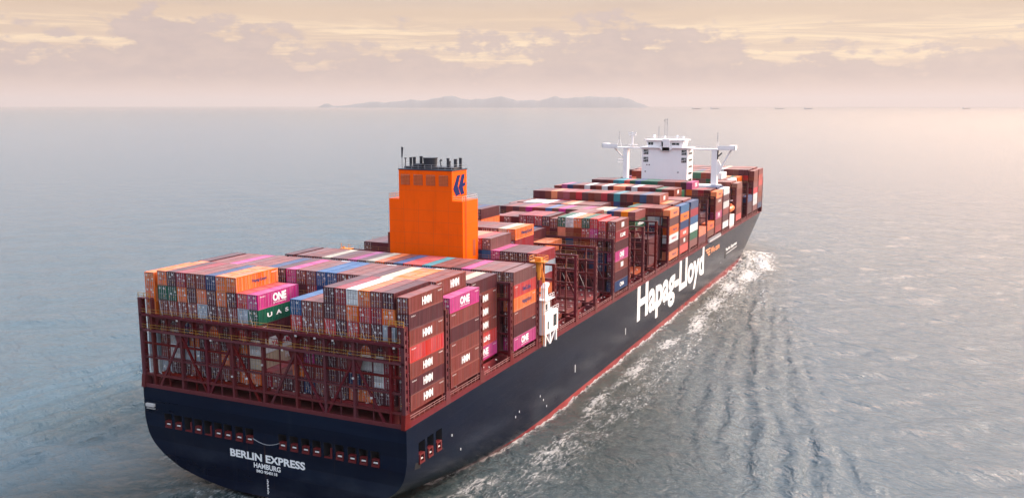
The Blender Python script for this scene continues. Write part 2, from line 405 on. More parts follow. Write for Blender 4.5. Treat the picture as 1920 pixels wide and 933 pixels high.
fo.build('deck_fittings', M_frame, ship, kind='stuff')
fo = MB()
for k in range(120):
    y = 2+k*2.9+random.uniform(-.8, .8); zz = DK+random.uniform(1.1, 2.1); fo.box(28.3, 28.6, y, y+.3, zz, zz+.22)
fo.build('deck_lamps_and_lids', M_dirty, ship, kind='stuff')

# ------------------------------------------------------------------ bays
BR = [.6, 15.3, 29.6, 44.1, 58.3]+[69.4+14.87*k for k in range(15)]+[292.4, 306.8, 321.3, 336, 350, 364]
BAYI = [0, 1, 2, 3]+list(range(5, 19))+[20, 21, 22, 23, 24]
def xl(r): return -30.15 if r == 0 else (27.9 if r == 23 else -26.85+2.468*(r-1))
HC = 2.896
# lashing bridges -------------------------------------------------
TOPZ = 36.9
PX = [-27.4, -20.1, -13.8, -7.5, -.3, 7.2, 13.6, 19.8, 27.3]
def outer_post_mesh(yo=0.):
    m = MB()
    for a, b_ in ((-.62, -.27), (.27, .62)): m.box(-.35, .35, a, b_, 2.6, TOPZ-DK)
    z_ = 2.6
    while z_ < TOPZ-DK-.3: m.box(-.3, .3, -.27, .27, z_, z_+.72); z_ += 1.47
    m.prism([(-1.05, 0), (1.05, 0), (.72, 2.6), (-.72, 2.6)], 'x', -.42, .42)
    return m.mesh('outer_post', M_frame)
ME_post = MB().box(-.28, .28, -.42, .42, 0, TOPZ-DK).mesh('post', M_frame)
ME_outer = outer_post_mesh()
LV = [24.3, 27.2, 30.1]
def beams_mesh(lv=LV):
    m = MB()
    for zz in lv: m.box(-30, 30, -.22, .22, zz-DK-.17, zz-DK+.17)
    m.box(-30, 30, -.3, .3, 21.4-DK-.2, 21.4-DK+.2)
    return m.mesh('cross_beam', M_frame)
ME_beams = beams_mesh(); ME_beams2 = beams_mesh([25.6, 29.6])
def walkway_mesh(): 
    m = MB(); m.box(-30.4, 30.4, -.55, .55, -.22, 0); m.box(-30.4, 30.4, -.62, -.55, -.35, .1)
    return m.mesh('walkway', M_frame)
def rail_mesh():
    m = MB()
    for yy in (-.58,):
        for h in (.55, 1.1): m.beam((-30.3, yy, h), (30.3, yy, h), .05)
        for k in range(22): m.beam((-30.3+k*2.886, yy, 0), (-30.3+k*2.886, yy, 1.1), .05)
    return m.mesh('railing', M_yel)
ME_walk = walkway_mesh(); ME_rail = rail_mesh()
def brace_mesh(dx, h):
    m = MB(); m.beam((0, -.1, h), (dx, -.1, 0), .4, .36, up=(0, 1, 0)); return m.mesh('brace', M_frame)
ME_brL = brace_mesh(-6.0, 13.2); ME_brR = brace_mesh(6.0, 13.2)
def gusset_mesh():
    m = MB()
    # arched plate between two posts under the upper walkways
    W_, H_ = 6.3, 2.6
    for k in range(10):
        t0, t1 = math.pi*k/10, math.pi*(k+1)/10
        for cx in (-W_/4, W_/4):
            x0, x1 = cx-1.1*math.cos(t0), cx-1.1*math.cos(t1); a0, a1 = -.6+1.35*math.sin(t0), -.6+1.35*math.sin(t1)
            m.prism([(x0, a0), (x1, a1), (x1, H_/2), (x0, H_/2)], 'y', -.06, .06)
    for a, b_ in ((-W_/2, -W_/4-1.1), (-W_/4+1.1, W_/4-1.1), (W_/4+1.1, W_/2)): m.box(a, b_, -.06, .06, -H_/2, H_/2)
    return m.mesh('arched_plate', M_frame)
ME_gus = gusset_mesh()
def tri_mesh():
    m = MB(); m.prism([(-1.9, 0), (1.9, 0), (.9, -2.6), (-.9, -2.6)], 'y', -.07, .07); return m.mesh('gusset', M_frame)
ME_tri = tri_mesh()
ME_post2 = MB().box(-.16, .16, -.3, .3, 0, TOPZ-DK).mesh('post', M_frame)
M_rail2 = mat('ochre_rail', (.33, .15, .045), .5); ME_rail2 = ME_rail.copy(); ME_rail2.materials[0] = M_rail2
ME_post0 = MB().box(-.24, .24, -.42, .42, 0, 33.6-DK).mesh('post', M_frame)
ME_brL0 = brace_mesh(-5.9, 10.6); ME_brR0 = brace_mesh(5.9, 10.6)
ME_beams0 = beams_mesh([24.9, 27.8])
def lashing_bridge(y, aftmost=False):
    br = add('lashing_bridge', ME_beams0 if aftmost else ME_beams2, ship, (0, y, DK))
    for s_ in (-1, 1): add('outer_post', ME_outer, br, (s_*30.08, 0, 0))
    for x in PX: add('post', ME_post0 if aftmost else ME_post2, br, (x, 0, 0))
    for zz in ((30.55, 33.65) if aftmost else (33.3, TOPZ)):
        add('walkway', ME_walk, br, (0, 0, zz-DK)); add('railing', ME_rail if aftmost else ME_rail2, br, (0, 0, zz-DK))
    for x in (-20.1, -7.5, 7.2, 19.8):
        if aftmost: add('brace', ME_brL0, br, (x-.3, 0, .2)); add('brace', ME_brR0, br, (x+.3, 0, .2)); add('gusset', ME_tri, br, (x, 0, 30.3-DK))
        else: add('brace', ME_brL, br, (x-.3, 0, .3)); add('brace', ME_brR, br, (x+.3, 0, .3)); add('gusset', ME_tri, br, (x, 0, 33.1-DK))
    if aftmost:
        for x0, x1 in zip([-29.8]+PX, PX+[29.8]):
            if x1-x0 > 5: add('arched_plate', ME_gus, br, ((x0+x1)/2, .28, 32.0-DK))
        xs_ = [-30]+PX+[30]
        for a_, b_ in zip(xs_, xs_[1:]):
            if b_-a_ > 4:
                for f_ in (.5,): MB().box(a_+(b_-a_)*f_-.07, a_+(b_-a_)*f_+.07, -.15, .15, 0, 33.4-DK).build('thin_post', M_frame, br)
        for zz in (25.4, 31.9): MB().box(-29.8, 29.8, -.30, -.18, zz-DK, zz-DK+.10).build('pipe', M_frame, br)
        for q in range(15):
            xx = -28+q*4+random.uniform(-.8, .8); zz = random.choice([30.0, 33.0, 26.6, 23.5]); MB().box(xx, xx+.35, -.75, -.5, zz-DK, zz-DK+.3).build('lamp', M_dirty, br)
        for s_ in (-1, 1):
            m = MB(); m.box(*sorted((s_*27.3, s_*30.4)), -.5, .5, TOPZ-DK-.15, TOPZ-DK); m.box(*sorted((s_*27.0, s_*27.4)), -.35, .35, 33.6-DK, TOPZ-DK-.15); m.build('end_platform', M_frame, br)
            m = MB()
            for h in (.5, 1.0): m.beam((s_*27.3, -.5, TOPZ-DK+h), (s_*30.3, -.5, TOPZ-DK+h), .09)
            for q in (27.3, 28.8, 30.3): m.beam((s_*q, -.5, TOPZ-DK), (s_*q, -.5, TOPZ-DK+1), .09)
            m.build('end_railing', M_yel, br)
    return br
BB = [k for k in range(len(BR)) if k != 19 or True]
for k, y in enumerate(BR): lashing_bridge(y, k == 0)
# hatch covers ----------------------------------------------------
def cover_mesh(wd):
    m = MB(); m.box(0, wd-.3, 0, 12.4, -1.0, 0)
    for k in range(1, 5): m.box(.3, wd-.6, k*2.5-.09, k*2.5+.09, 0, .12)
    for k in range(int(wd//2.468)+1):
        for yy in (.3, 6.0, 12.0): m.box(k*2.468+.05, k*2.468+.4, yy-.15, yy+.15, 0, .3, 1)
    return m.mesh('hatch_cover', [M_cover, M_dirty])
ME_cov = cover_mesh(13.5)
ME_cov2 = ME_cov.copy(); ME_cov2.materials[0] = M_cover2
ME_ped = MB().box(-1.05, 1.05, -.25, .25, 0, 2.4).mesh('pedestal', M_frame)
for bi, k in enumerate(BAYI):
    for j in range(4):
        add('hatch_cover', ME_cov2 if (bi in (8, 9) and j == 3) else ME_cov, ship, (-27.1+j*13.55, BR[k]+1.2, 21.75))
    for yy in (BR[k]+1.5, BR[k]+13.1):
        for sx in (29.05, -29.05): add('pedestal', ME_ped, ship, (sx, yy, DK))

# ------------------------------------------------------------------ containers
NB = len(BAYI)
rr = random.Random(11)
def rcol(): return rr.choices('BDMRCOPGWLUNTY', [30, 22, 10, 6, 9, 9, 4, 4, 2, 2, 4, 3, 1, 1])[0]
HT = np.zeros((NB, 24), int)
G = {}
def setn(b, r0, r1, n):
    for r in range(r0, r1+1): HT[b, r] = n
for b, spec in enumerate([
    [(0, 23, 7)], [(0, 22, 7), (23, 23, 6)], [(0, 22, 6)], [(0, 23, 6)],
    [(0, 1, 3), (2, 4, 6), (5, 16, 7), (17, 21, 6)],
    [(0, 4, 5), (5, 16, 7)], [(0, 9, 8), (10, 15, 6), (16, 17, 5)], [(0, 8, 6), (9, 23, 7)],
    [(0, 15, 6), (16, 18, 7)], [(0, 17, 5), (18, 20, 1)], [(1, 20, 6), (21, 22, 3)], [(0, 13, 6), (14, 17, 5), (18, 23, 6)],
    [(1, 20, 7), (21, 23, 6)], [(0, 23, 6)], [(0, 19, 7), (20, 22, 3), (23, 23, 2)], [(0, 18, 6), (19, 22, 3), (23, 23, 2)],
    [(2, 19, 7), (20, 23, 6)], [(0, 20, 5), (21, 23, 6)],
    [(0, 18, 5), (19, 23, 6)], [(0, 1, 6), (2, 19, 7), (20, 21, 6)], [(0, 16, 7), (17, 21, 6), (22, 23, 3)], [(0, 23, 7)], [(3, 23, 7)]]):
    for r0, r1, n in spec: setn(b, r0, r1, n)
for r in (9, 10): HT[0, r] = 6
for r in (11, 12, 13): HT[0, r] = 1
for r in (14, 15, 16): HT[0, r] = 6
for r in (10, 11): HT[7, r] = 7
for b in range(NB):
    for r in range(24):
        for t in range(1, HT[b, r]+1): G[b, r, t] = rcol()
for k in list(G):
    if k[0] >= 5 and k[1] >= 14 and k[2] <= 5: G[k] = rr.choice('DDDBBDDN')
def row(b, t, s, r0=0):
    for i, c in enumerate(s):
        if c not in '.-' and (b, r0+i, t) in G: G[b, r0+i, t] = c
row(0, 7, 'OODCBBNOO--------DCWOBDB'); row(0, 6, 'OGGODODODRP---UBBDBORCOD'); row(0, 5, 'OBBBBLDBBLG---RBBRDRBDLB')
row(0, 4, 'BDDNDBODDRD---DBBDDBODBR'); row(0, 3, 'LBWNODCDBOW---OPDDBUWWCB'); row(0, 2, 'LBWLLDBOCDY---OBBDDNDWCD'); row(0, 1, 'WLDDBDDBBOO---DNBBDOODDB')
row(1, 7, 'DBBPMBBNDPBMUUBBMDYOOBB-'); row(1, 6, 'DBDDDBUDDBDCNUDBBDBBBOBP')
for i, c in enumerate('PBDBBB'): G[1, 23, 6-i] = c
row(2, 6, 'BBBMBBBWUUBMWBBUUWBBBYM')
for i, c in enumerate('DBBBRP'): G[2, 22, 6-i] = c
row(3, 6, 'DMBBYMBPMYOBURRTBBDPMBMM')
for i, c in enumerate('MROBDP'): G[3, 23, 6-i] = c
row(4, 7, 'BBBBBBBBBBBBMOORM', 0); row(4, 6, 'BBDDDBBBBBBBBBBNUPDDDC')
row(5, 7, 'BBBBBBBBBBBBMBMYO', 0); row(5, 6, '.................', 0); G[5, 16, 6] = 'C'
row(6, 8, 'BBBBBBUDND'); row(6, 6, 'BBBBBBBBBBBBBDUD'); row(6, 5, 'OO', 16)
row(7, 7, 'BBDCCRDBGWOGRRB', 9); row(7, 6, 'DBBDDNBDOBBRPC', 9); row(7, 5, 'BDDDDDDDBUBBCDD', 9)
for i, c in enumerate('BCDPBDN'): G[7, 23, 7-i] = c
row(8, 6, 'BBBBDDDBBBBBMBBB'); row(8, 7, 'BMB', 16)
row(10, 6, '.DBDBPCBUBPMMPBYYNBOD'); G[10, 20, 6] = 'B'; G[10, 20, 5] = 'G'; G[10, 18, 5] = 'B'; G[10, 19, 5] = 'O'
row(11, 6, 'BBWWYWBDOYBBMM....GBBBBO'); row(11, 5, 'DWL', 20)
for i, c in enumerate('ODOWDO'): G[11, 23, 6-i] = c
row(12, 7, '.DDBOBCBRDBBRDTDBDNBB'); row(12, 6, '........BBODBBNDDOD..OMU'); 
for i, c in enumerate('UONRBR'): G[12, 23, 6-i] = c
for i, c in enumerate('NCUWGB'): G[13, 23, 6-i] = c
row(13, 6, 'BBBBBBBBBBBBBBBBBBBBBBB')
row(14, 7, 'BPNBBWDBWDOODWBBDGBB'); G[14, 23, 2] = 'O'; G[14, 23, 1] = 'D'; G[15, 23, 2] = 'O'; G[15, 23, 1] = 'B'
row(16, 7, '..DDDBTTRGNGGGBBBBDP'); row(16, 6, 'OBCDO', 19)
for i, c in enumerate('OBBPBC'): G[16, 23, 6-i] = c
row(17, 6, 'NNW', 21)
for i, c in enumerate('WDWBDW'): G[17, 23, 6-i] = c
for i, c in enumerate('BBBBBR'): G[18, 23, 6-i] = c
row(18, 6, 'BBBBB', 19); row(19, 7, 'BBBDDBBBDBBBGGBBBW', 2)
row(21, 7, 'BDDDBBBBBDBBDBBBBWBBBDDB'); row(22, 7, 'BBBBBBBBBBBDDBBBYBBBBBB', 1)
for i, c in enumerate('BBBRWWB'): G[21, 23, 7-i] = c
for i, c in enumerate('BRRBBBN'): G[22, 23, 7-i] = c
ZO = [0, -.6, -.5, -.5, -.5]+[0]*30          # base height offset per bay
dzr = {}
def zbase(b, r): 
    v = 22.0+ZO[b]+(-.55 if (r in (0, 23) and b not in (1, 2, 3)) else 0)
    if b == 7 and r in (9, 10, 11, 16, 22): v -= .55
    if b == 14 and r > 16: v -= .5
    if b == 8: v -= .5
    return v
TOP = np.zeros((NB, 24))
for b in range(NB):
    for r in range(24): TOP[b, r] = zbase(b, r)+HC*HT[b, r] if HT[b, r] else 21.8
YB = [BR[k]+1.3 for k in BAYI]
def pix(p):
    fw = Vector((math.sin(YAW)*math.cos(PITCH), math.cos(YAW)*math.cos(PITCH), -math.sin(PITCH))); rt = Vector((math.cos(YAW), -math.sin(YAW), 0)); up = rt.cross(fw)
    d = Vector(p)-CAM; zc = d.dot(fw); return (FPX*d.dot(rt)/zc, FPX*d.dot(up)/zc)
def parea(q):
    s = 0; pp = [pix(p) for p in q]
    for (a, b), (c, d) in zip(pp, pp[1:]+pp[:1]): s += a*d-b*c
    return abs(s)/2
XL = np.array([xl(r) for r in range(24)]); YBa = np.array(YB)
def visible(p):
    d = np.array(CAM)-np.array(p); L = np.linalg.norm(d); d /= L
    tmax = min(L, (46-p[2])/d[2] if d[2] > 0 else L); 
    if tmax <= 0: return True
    t = np.arange(.6, tmax, .6); q = np.array(p)+t[:, None]*d
    ri = np.searchsorted(XL, q[:, 0])-1; bi = np.searchsorted(YBa, q[:, 1])-1
    ok = (ri >= 0) & (bi >= 0) & (q[:, 0] < 30.35); ri = np.clip(ri, 0, 23); bi = np.clip(bi, 0, NB-1)
    ok &= (q[:, 1]-YBa[bi] < 12.19) & (q[:, 2] < TOP[bi, ri]) & (q[:, 0]-XL[ri] < 2.438)
    if ok.any(): return False
    fx = (np.abs(q[:, 0]) < 10) & (q[:, 1] > 61) & (q[:, 1] < 69) & (q[:, 2] < 51)
    return not fx.any()
score = {}
for (b, r, t), c in G.items():
    x0, y0, z0 = XL[r], YB[b], zbase(b, r)+HC*(t-1); x1, y1, z1 = x0+2.438, y0+12.19, z0+HC; s = 0
    fs = []
    fs.append([(x0, y0-.05, z0), (x1, y0-.05, z0), (x1, y0-.05, z1), (x0, y0-.05, z1)])
    if r == 23 or HT[b, r+1] < t: fs.append([(x1+.05, y0, z0), (x1+.05, y1, z0), (x1+.05, y1, z1), (x1+.05, y0, z1)])
    if t == HT[b, r]: fs.append([(x0, y0, z1+.05), (x1, y0, z1+.05), (x1, y1, z1+.05), (x0, y1, z1+.05)])
    for f in fs:
        A = parea(f); f = np.array(f); c0 = f.mean(0); pts = [c0]+[c0+(q-c0)*.8 for q in f]
        v = sum(visible(p) for p in pts)/5
        s += A*v
    if s > 0: score[b, r, t] = s
vis = sorted(score, key=lambda k: -score[k]); IND = set(vis[:300])
print('visible containers', len(vis), 'smallest individual px', score[vis[min(299, len(vis)-1)]])

# container meshes (origin: aft, port, bottom corner of the box)
def corr(mb, x, dirx, y0, y1, z0, z1, n, dep):
    """vertical corrugation on a side wall at x, recessed inwards"""
    st = (y1-y0)/n; prof = []
    for k in range(n):
        a = y0+k*st; prof += [(a, 0), (a+st*.32, 0), (a+st*.5, dep), (a+st*.82, dep)]
    prof.append((y1, 0))
    for (ya, da), (yb, db) in zip(prof, prof[1:]):
        mb.quad((x-dirx*da, ya, z0), (x-dirx*db, yb, z0), (x-dirx*db, yb, z1), (x-dirx*da, ya, z1))
def body_mesh(c, det):
    m = MB(); Wd, L, H = 2.438, 12.19, HC
    if det == 0:
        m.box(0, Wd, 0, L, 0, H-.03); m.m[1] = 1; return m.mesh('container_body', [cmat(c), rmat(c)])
    if det == 1:
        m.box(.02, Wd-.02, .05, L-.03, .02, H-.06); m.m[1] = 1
        for x in (0, Wd-.16): 
            m.box(x, x+.16, 0, .14, 0, H); m.box(x, x+.16, L-.14, L, 0, H); m.box(x, x+.16, .14, L-.14, H-.12, H-.005); m.box(x, x+.16, .14, L-.14, 0, .14)
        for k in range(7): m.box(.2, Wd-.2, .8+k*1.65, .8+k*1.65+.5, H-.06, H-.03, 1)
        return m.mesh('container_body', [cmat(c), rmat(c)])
    for x in (0, Wd-.16):
        m.box(x, x+.16, 0, .16, 0, H); m.box(x, x+.16, L-.16, L, 0, H); m.box(x, x+.16, .16, L-.16, H-.12, H-.005); m.box(x, x+.16, .16, L-.16, 0, .16)
    corr(m, .02, -1, .16, L-.16, .16, H-.12, 26, .05); corr(m, Wd-.02, 1, .16, L-.16, .16, H-.12, 26, .05)
    for k in range(15):
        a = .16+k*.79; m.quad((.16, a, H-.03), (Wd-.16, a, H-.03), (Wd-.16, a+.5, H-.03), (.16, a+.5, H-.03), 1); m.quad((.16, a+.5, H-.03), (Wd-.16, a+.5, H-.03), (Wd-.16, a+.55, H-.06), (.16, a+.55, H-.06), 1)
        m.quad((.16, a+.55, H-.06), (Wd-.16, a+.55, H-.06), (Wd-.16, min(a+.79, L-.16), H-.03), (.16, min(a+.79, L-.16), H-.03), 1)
    m.box(.16, Wd-.16, .10, .16, 0, H-.05); m.box(.16, Wd-.16, L-.14, L-.02, 0, H-.03)
    m.box(.16, Wd-.16, 0, .1, H-.14, H-.004); m.box(.16, Wd-.16, 0, .1, 0, .12)
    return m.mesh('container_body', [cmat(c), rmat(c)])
def door_mesh(c, v):
    m = MB(); wd, h = 1.03, 2.6
    m.box(0, wd, .01, .07, 0, h); 
    for k in range(3): m.box(.08, wd-.08, -.012, .01, .15+k*.84, .15+k*.84+.62)
    m.box(-.012, .012, .0, .05, 0, h, 1)
    m.box(0, wd, -.016, .012, h-.05, h, 1); m.box(0, wd, -.016, .012, 0, .05, 1)
    m.box(.10, .30, -.03, -.013, 2.05+.1*(v % 3), 2.2+.1*(v % 3), 2)
    if v & 1: m.box(.12, .46, -.03, -.013, 2.0, 2.32, 2)
    if v & 2: m.box(.55, .92, -.03, -.013, 1.15+.2*(v % 3), 1.42+.2*(v % 3), 2)
    if v & 4: m.box(.18, .40, -.03, -.013, .55, .80, 3)
    if v & 8: m.box(.60, .80, -.03, -.013, 1.9, 2.2, 3)
    return m.mesh('door', [cmat(c), M_seal, M_plac, M_plac2])
def rods_mesh():
    m = MB()
    for x in (.28, .78):
        m.box(x-.03, x+.03, -.09, -.04, -.05, 2.65)
        for zz in (.25, 1.1, 1.9, 2.4): m.box(x-.08, x+.08, -.08, 0, zz, zz+.07)
        m.box(x-.02, x+.3, -.10, -.07, 1.05, 1.12)
    return m.mesh('lock_rods', M_lock)
ME_rods = rods_mesh(); MC = {}
def getb(c, d):
    if (c, d) not in MC: MC[c, d] = body_mesh(c, d)
    return MC[c, d]
def getd(c, v):
    if (c, 'd', v) not in MC: MC[c, 'd', v] = door_mesh(c, v)
    return MC[c, 'd', v]
ORD = ['', 'second', 'third', 'fourth', 'fifth', 'sixth', 'seventh', 'eighth', 'ninth', 'tenth', 'eleventh', 'twelfth']
def rowname(r):
    if r == 0: return 'port edge stack'
    if r == 23: return 'starboard edge stack'
    return (ORD[r]+' stack from port') if r < 12 else (ORD[23-r]+' stack from starboard')
BAYN = ['sternmost bay', 'second bay from stern', 'third bay from stern', 'bay just aft of funnel', 'bay just ahead of funnel'] + \
       [ORD[k]+' bay ahead of funnel' for k in range(2, 8)] + [None]*7 + ['bay just ahead of bridge']+[ORD[k]+' bay ahead of bridge' for k in range(2, 5)]+['foremost bay']
for k in range(17, 10, -1): BAYN[k] = 'bay just aft of bridge' if k == 17 else ORD[18-k]+' bay aft of bridge'
LOGO = {}   # (b,r,t): (text, width, height, material, centre along y, height centre)
Wt, Bt, Dt, Rt = M_white_txt, M_blue_txt, M_dark_txt, M_red_txt
hmm = [('HMM', 3.3, 1.45, Wt, 6.2, 1.5, .045)]
one = [('ONE', 3.9, 1.55, Wt, 6.0, 1.65, .05), ('OCEAN NETWORK EXPRESS', 3.9, .24, Wt, 6.0, .6, .02)]
hap = [('Hapag-Lloyd', 5.2, 1.15, Dt, 7.0, 1.45, .03)]
for t in (7, 5, 3, 2, 1): LOGO[0, 23, t] = hmm
LOGO[0, 8, 7] = [('Hapag-Lloyd', 4.2, .8, Dt, 6.6, 1.45, .03)]
LOGO[0, 10, 6] = [('ONE', 4.0, 1.6, Wt, 6.3, 1.65, .05), ('OCEAN NETWORK EXPRESS', 3.9, .22, Wt, 6.3, .6, .02)]
LOGO[0, 10, 5] = [('U  A  S  C', 9.0, .85, Wt, 7.0, 1.5, .04)]
LOGO[0, 10, 3] = [('YANG MING', 7.5, 1.1, Rt, 7.2, 1.5, .03)]
LOGO[0, 10, 2] = [('HMM', 3.5, 1.4, Wt, 9, 1.5, .06)]
LOGO[1, 22, 7] = [('HMM', 3.5, 1.55, Wt, 7.5, 1.5, .06)]; LOGO[1, 23, 6] = one; LOGO[1, 23, 2] = hmm
for t in (5, 4, 3): LOGO[2, 22, t] = hmm
LOGO[2, 22, 1] = one; LOGO[2, 22, 2] = [('K LINE', 4.4, 1.1, Wt, 6.5, 1.45, .04)]
LOGO[3, 23, 5] = [('SeaCube', 4.4, 1.0, Bt, 6.8, 1.45, .03)]; LOGO[3, 23, 4] = hap; LOGO[3, 23, 1] = one
LOGO[5, 16, 7] = [('Hapag-Lloyd', 7.0, 1.1, Dt, 7.4, 1.45, .03)]
LOGO[7, 23, 7] = [('MM', 2.4, 1.5, Wt, 6.4, 1.5, .09)]; LOGO[7, 23, 6] = [('K LINE', 4.6, 1.1, Wt, 6.6, 1.45, .05)]; LOGO[7, 23, 4] = one
LOGO[7, 23, 3] = [('MM', 2.4, 1.5, Wt, 6.4, 1.5, .09)]; LOGO[7, 23, 1] = [('CMA', 4., 1.2, Wt, 6.6, 1.5, .04)]
LOGO[10, 20, 5] = [('EVERGREEN', 7.5, 1.0, Wt, 7.0, 1.45, .04)]
for t in (6, 4, 1): LOGO[11, 23, t] = hap
LOGO[11, 23, 3] = [('HAMBURG SUD', 6.5, .8, Rt, 6.4, 1.45, .02)]
LOGO[12, 23, 5] = hap; LOGO[12, 23, 3] = [('KLINE', 4.4, 1.1, Wt, 6.4, 1.45, .04)]; LOGO[12, 23, 2] = [('MM', 2.4, 1.5, Wt, 6.4, 1.5, .09)]
LOGO[13, 23, 5] = [('CAI', 5, 1.1, Wt, 6.4, 1.45, .04)]; LOGO[13, 23, 3] = [('ONE', 5, 1.0, Rt, 6.4, 1.45, .02)]; LOGO[13, 23, 2] = [('CHINA', 8.5, 1.5, Wt, 6.2, 1.45, .06)]
LOGO[12, 20, 7] = [('MM', 2.4, 1.5, Wt, 6.4, 1.5, .09)]; LOGO[14, 19, 7] = LOGO[12, 20, 7]
LOGO[15, 23, 2] = hap; LOGO[16, 23, 6] = hap; LOGO[16, 23, 5] = [('FLORENS', 6, 1., Wt, 6.4, 1.5, .03)]; LOGO[16, 23, 3] = one; LOGO[16, 19, 7] = [('ONE', 4, 1.8, Wt, 7, 1.5, .05)]
LOGO[17, 23, 6] = [('TRITON', 5.2, .9, Rt, 6.4, 1.45, .02)]; LOGO[17, 23, 4] = LOGO[17, 23, 6]; LOGO[17, 23, 3] = LOGO[12, 20, 7]; LOGO[17, 23, 1] = LOGO[17, 23, 6]
LOGO[18, 23, 5] = [('CAPITAL', 8, 1.0, mat('green_lettering', (.05, .4, .25), .5), 6.2, 1.45, .05)]; LOGO[18, 23, 1] = [('KLINE', 5, 1.1, Wt, 6.4, 1.45, .04)]
LOGO[21, 23, 5] = LOGO[12, 20, 7]; LOGO[22, 23, 5] = [('KLINE', 5, 1.1, Wt, 6.4, 1.45, .04)]
LOGO[21, 23, 3] = [('TRITON', 4, 1.2, M_dark_txt, 6, 1.45, .02)]; LOGO[21, 23, 2] = LOGO[21, 23, 3]
idmark = ('HLXU 842615', 1.7, .22, Wt, 1.3, 2.45, .02)
for key in sorted(G):
    if key not in IND: continue
    b, r, t = key; c = G[key]
    n_from_top = HT[b, r]-t+1
    root = bpy.data.objects.new('shipping_container', None); COL.objects.link(root); root.empty_display_size = 1
    root.location = (XL[r], YB[b]+rr.uniform(-.04, .04), zbase(b, r)+HC*(t-1))
    lv = 'top' if n_from_top == 1 else (ORD[n_from_top]+' from top')
    if t == 1 and n_from_top > 1: lv = 'bottom'
    txt = ' with side lettering' if key in LOGO else ''
    lb = f"{CC[c][0]} container{txt}, {lv} of {rowname(r)}, {BAYN[b]}"
    if len(lb.split()) > 16: lb = lb.replace(txt, '') if txt else lb
    if len(lb.split()) > 16: lb = lb.replace(' of ', ', ', 1)
    tag(root, lb, 'shipping container', 'containers stacked on the ship deck')
    near = b <= 5
    if near or score[key] > 120:
        add('body', getb(c, 2 if b <= 7 else 1), root)
    else: add('body', getb(c, 1), root)
    aft_seen = b <= 8
    if aft_seen:
        for j in range(2):
            d = add('door', getd(c, rr.randrange(16)), root, (.17+j*1.06, 0, .13)); add('lock_rods', ME_rods, d)
    if key in LOGO:
        for (s_, wd, ht, mt, yc, zc, bo) in LOGO[key]: put_text(s_, wd, ht, mt, root, (2.438+.012, yc, zc), ROT_STBD, bo)
    if b <= 3 and (r == 23 or HT[b, min(r+1, 23)] < t):
        put_text('TCNU 384 517', 1.6, .22, Wt, root, (2.438+.012, 11.0 if (t+b) % 2 else 1.4, 2.35), ROT_STBD, .02, 'serial_number')
# the remaining containers as one stuff object
mb = MB(); order = list(CC); rest = [k for k in G if k not in IND]
for (b, r, t) in rest:
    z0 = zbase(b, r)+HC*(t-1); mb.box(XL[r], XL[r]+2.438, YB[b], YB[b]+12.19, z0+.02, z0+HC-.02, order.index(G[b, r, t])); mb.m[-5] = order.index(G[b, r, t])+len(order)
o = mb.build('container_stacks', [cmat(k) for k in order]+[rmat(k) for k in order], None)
tag(o, 'mass of hundreds more stacked containers behind and beneath the visible faces', 'containers', kind='stuff')
for key in LOGO:
    if key not in IND: print('logo on non-individual', key, score.get(key))

# lashing rods above the aft walkway ------------------------------
M_rod = mat('lashing_rod_steel', (.34, .33, .34), .4)
for r in range(1, 23):
    if HT[0, r] > 5:
        x = XL[r]+.1; mb = MB(); mb.beam((x+2.3, .3, 33.8), (x+.15, YB[0]-.12, 33.8+rr.choice([2.7, 4.2, 2.7])), .05); mb.build('lashing_rod', M_rod, ship)
for r in range(1, 23):
    if HT[0, r] > 2:
        for z_ in (22.2, 27.9): mb = MB(); mb.beam((XL[r]+2.3, .9, z_), (XL[r]+.12, YB[0]-.12, z_+2.9), .045); mb.build('lashing_rod', M_rod, ship)
for b in range(0, 12):      # rods hanging on the exposed aft faces below
    for r in range(16, 23):
        if b in (3,) or (b in (6, 7, 8, 10, 11)):
            x = XL[r]; mb = MB(); mb.beam((x+2.3, YB[b]-.7, 24.5+5.8*(r % 2)), (x+.1, YB[b]-.15, 28.8+5.8*(r % 2)), .07); mb.build('lashing_rod', M_rod, ship)

# ------------------------------------------------------------------ funnel
fun = MB(); fun.box(-10.3, 10.0, 61, 69, 20, 51.7); funo = fun.build('funnel', M_fun, ship)
u = MB(); u.box(-7.4, 7.2, 61.003, 68.6, 51.7, 58.75); u.build('funnel_top_casing', M_fun, funo)
sk_ = MB(); sk_.box(-7.55, 7.35, 60.9, 68.75, 58.75, 59.0); sk_.build('funnel_cap', M_black, funo)
for cx in (-5.55, -2.0, 1.45, 4.95):
    m = MB(); m.box(cx-1.25, cx+1.25, 60.95, 61.0, 55.15, 57.75)
    for k in range(8): m.prism([(60.82, 55.2+k*.32), (60.95, 55.35+k*.32), (60.95, 55.42+k*.32), (60.82, 55.27+k*.32)], 'x', cx-1.2, cx+1.2, 1)
    m.box(cx-.05, cx+.05, 60.8, 60.96, 55.15, 57.75, 1)
    m.build('louvre', [M_hole if False else M_louv, mat('louvre_slat_orange', (.5, .09, .012), .5)], funo)
ws = MB()
for zz in (40.8, 43.6, 46.4, 49.2): ws.box(-10.32, 10.0, 60.985, 61.0, zz, zz+.05); ws.box(10.0, 10.015, 61, 69, zz, zz+.05)
for x in (-6.2, -2.1, 2.0, 6.1): ws.box(x, x+.05, 60.985, 61.0, 23, 51.6)
for zz in (53.9,): ws.box(-7.4, 7.2, 60.99, 61.003, zz, zz+.05)
ws.build('weld_seam', mat('seam_orange', (.50, .06, .001), .5), funo, kind='stuff')
m = MB(); m.beam((10.12, 62.2, 38), (10.12, 62.2, 52.8), .06).beam((10.12, 62.7, 38), (10.12, 62.7, 52.8), .06)
for k in range(36): m.beam((10.12, 62.2, 38.2+k*.4), (10.12, 62.7, 38.2+k*.4), .04)
m.build('ladder', M_louv, funo)
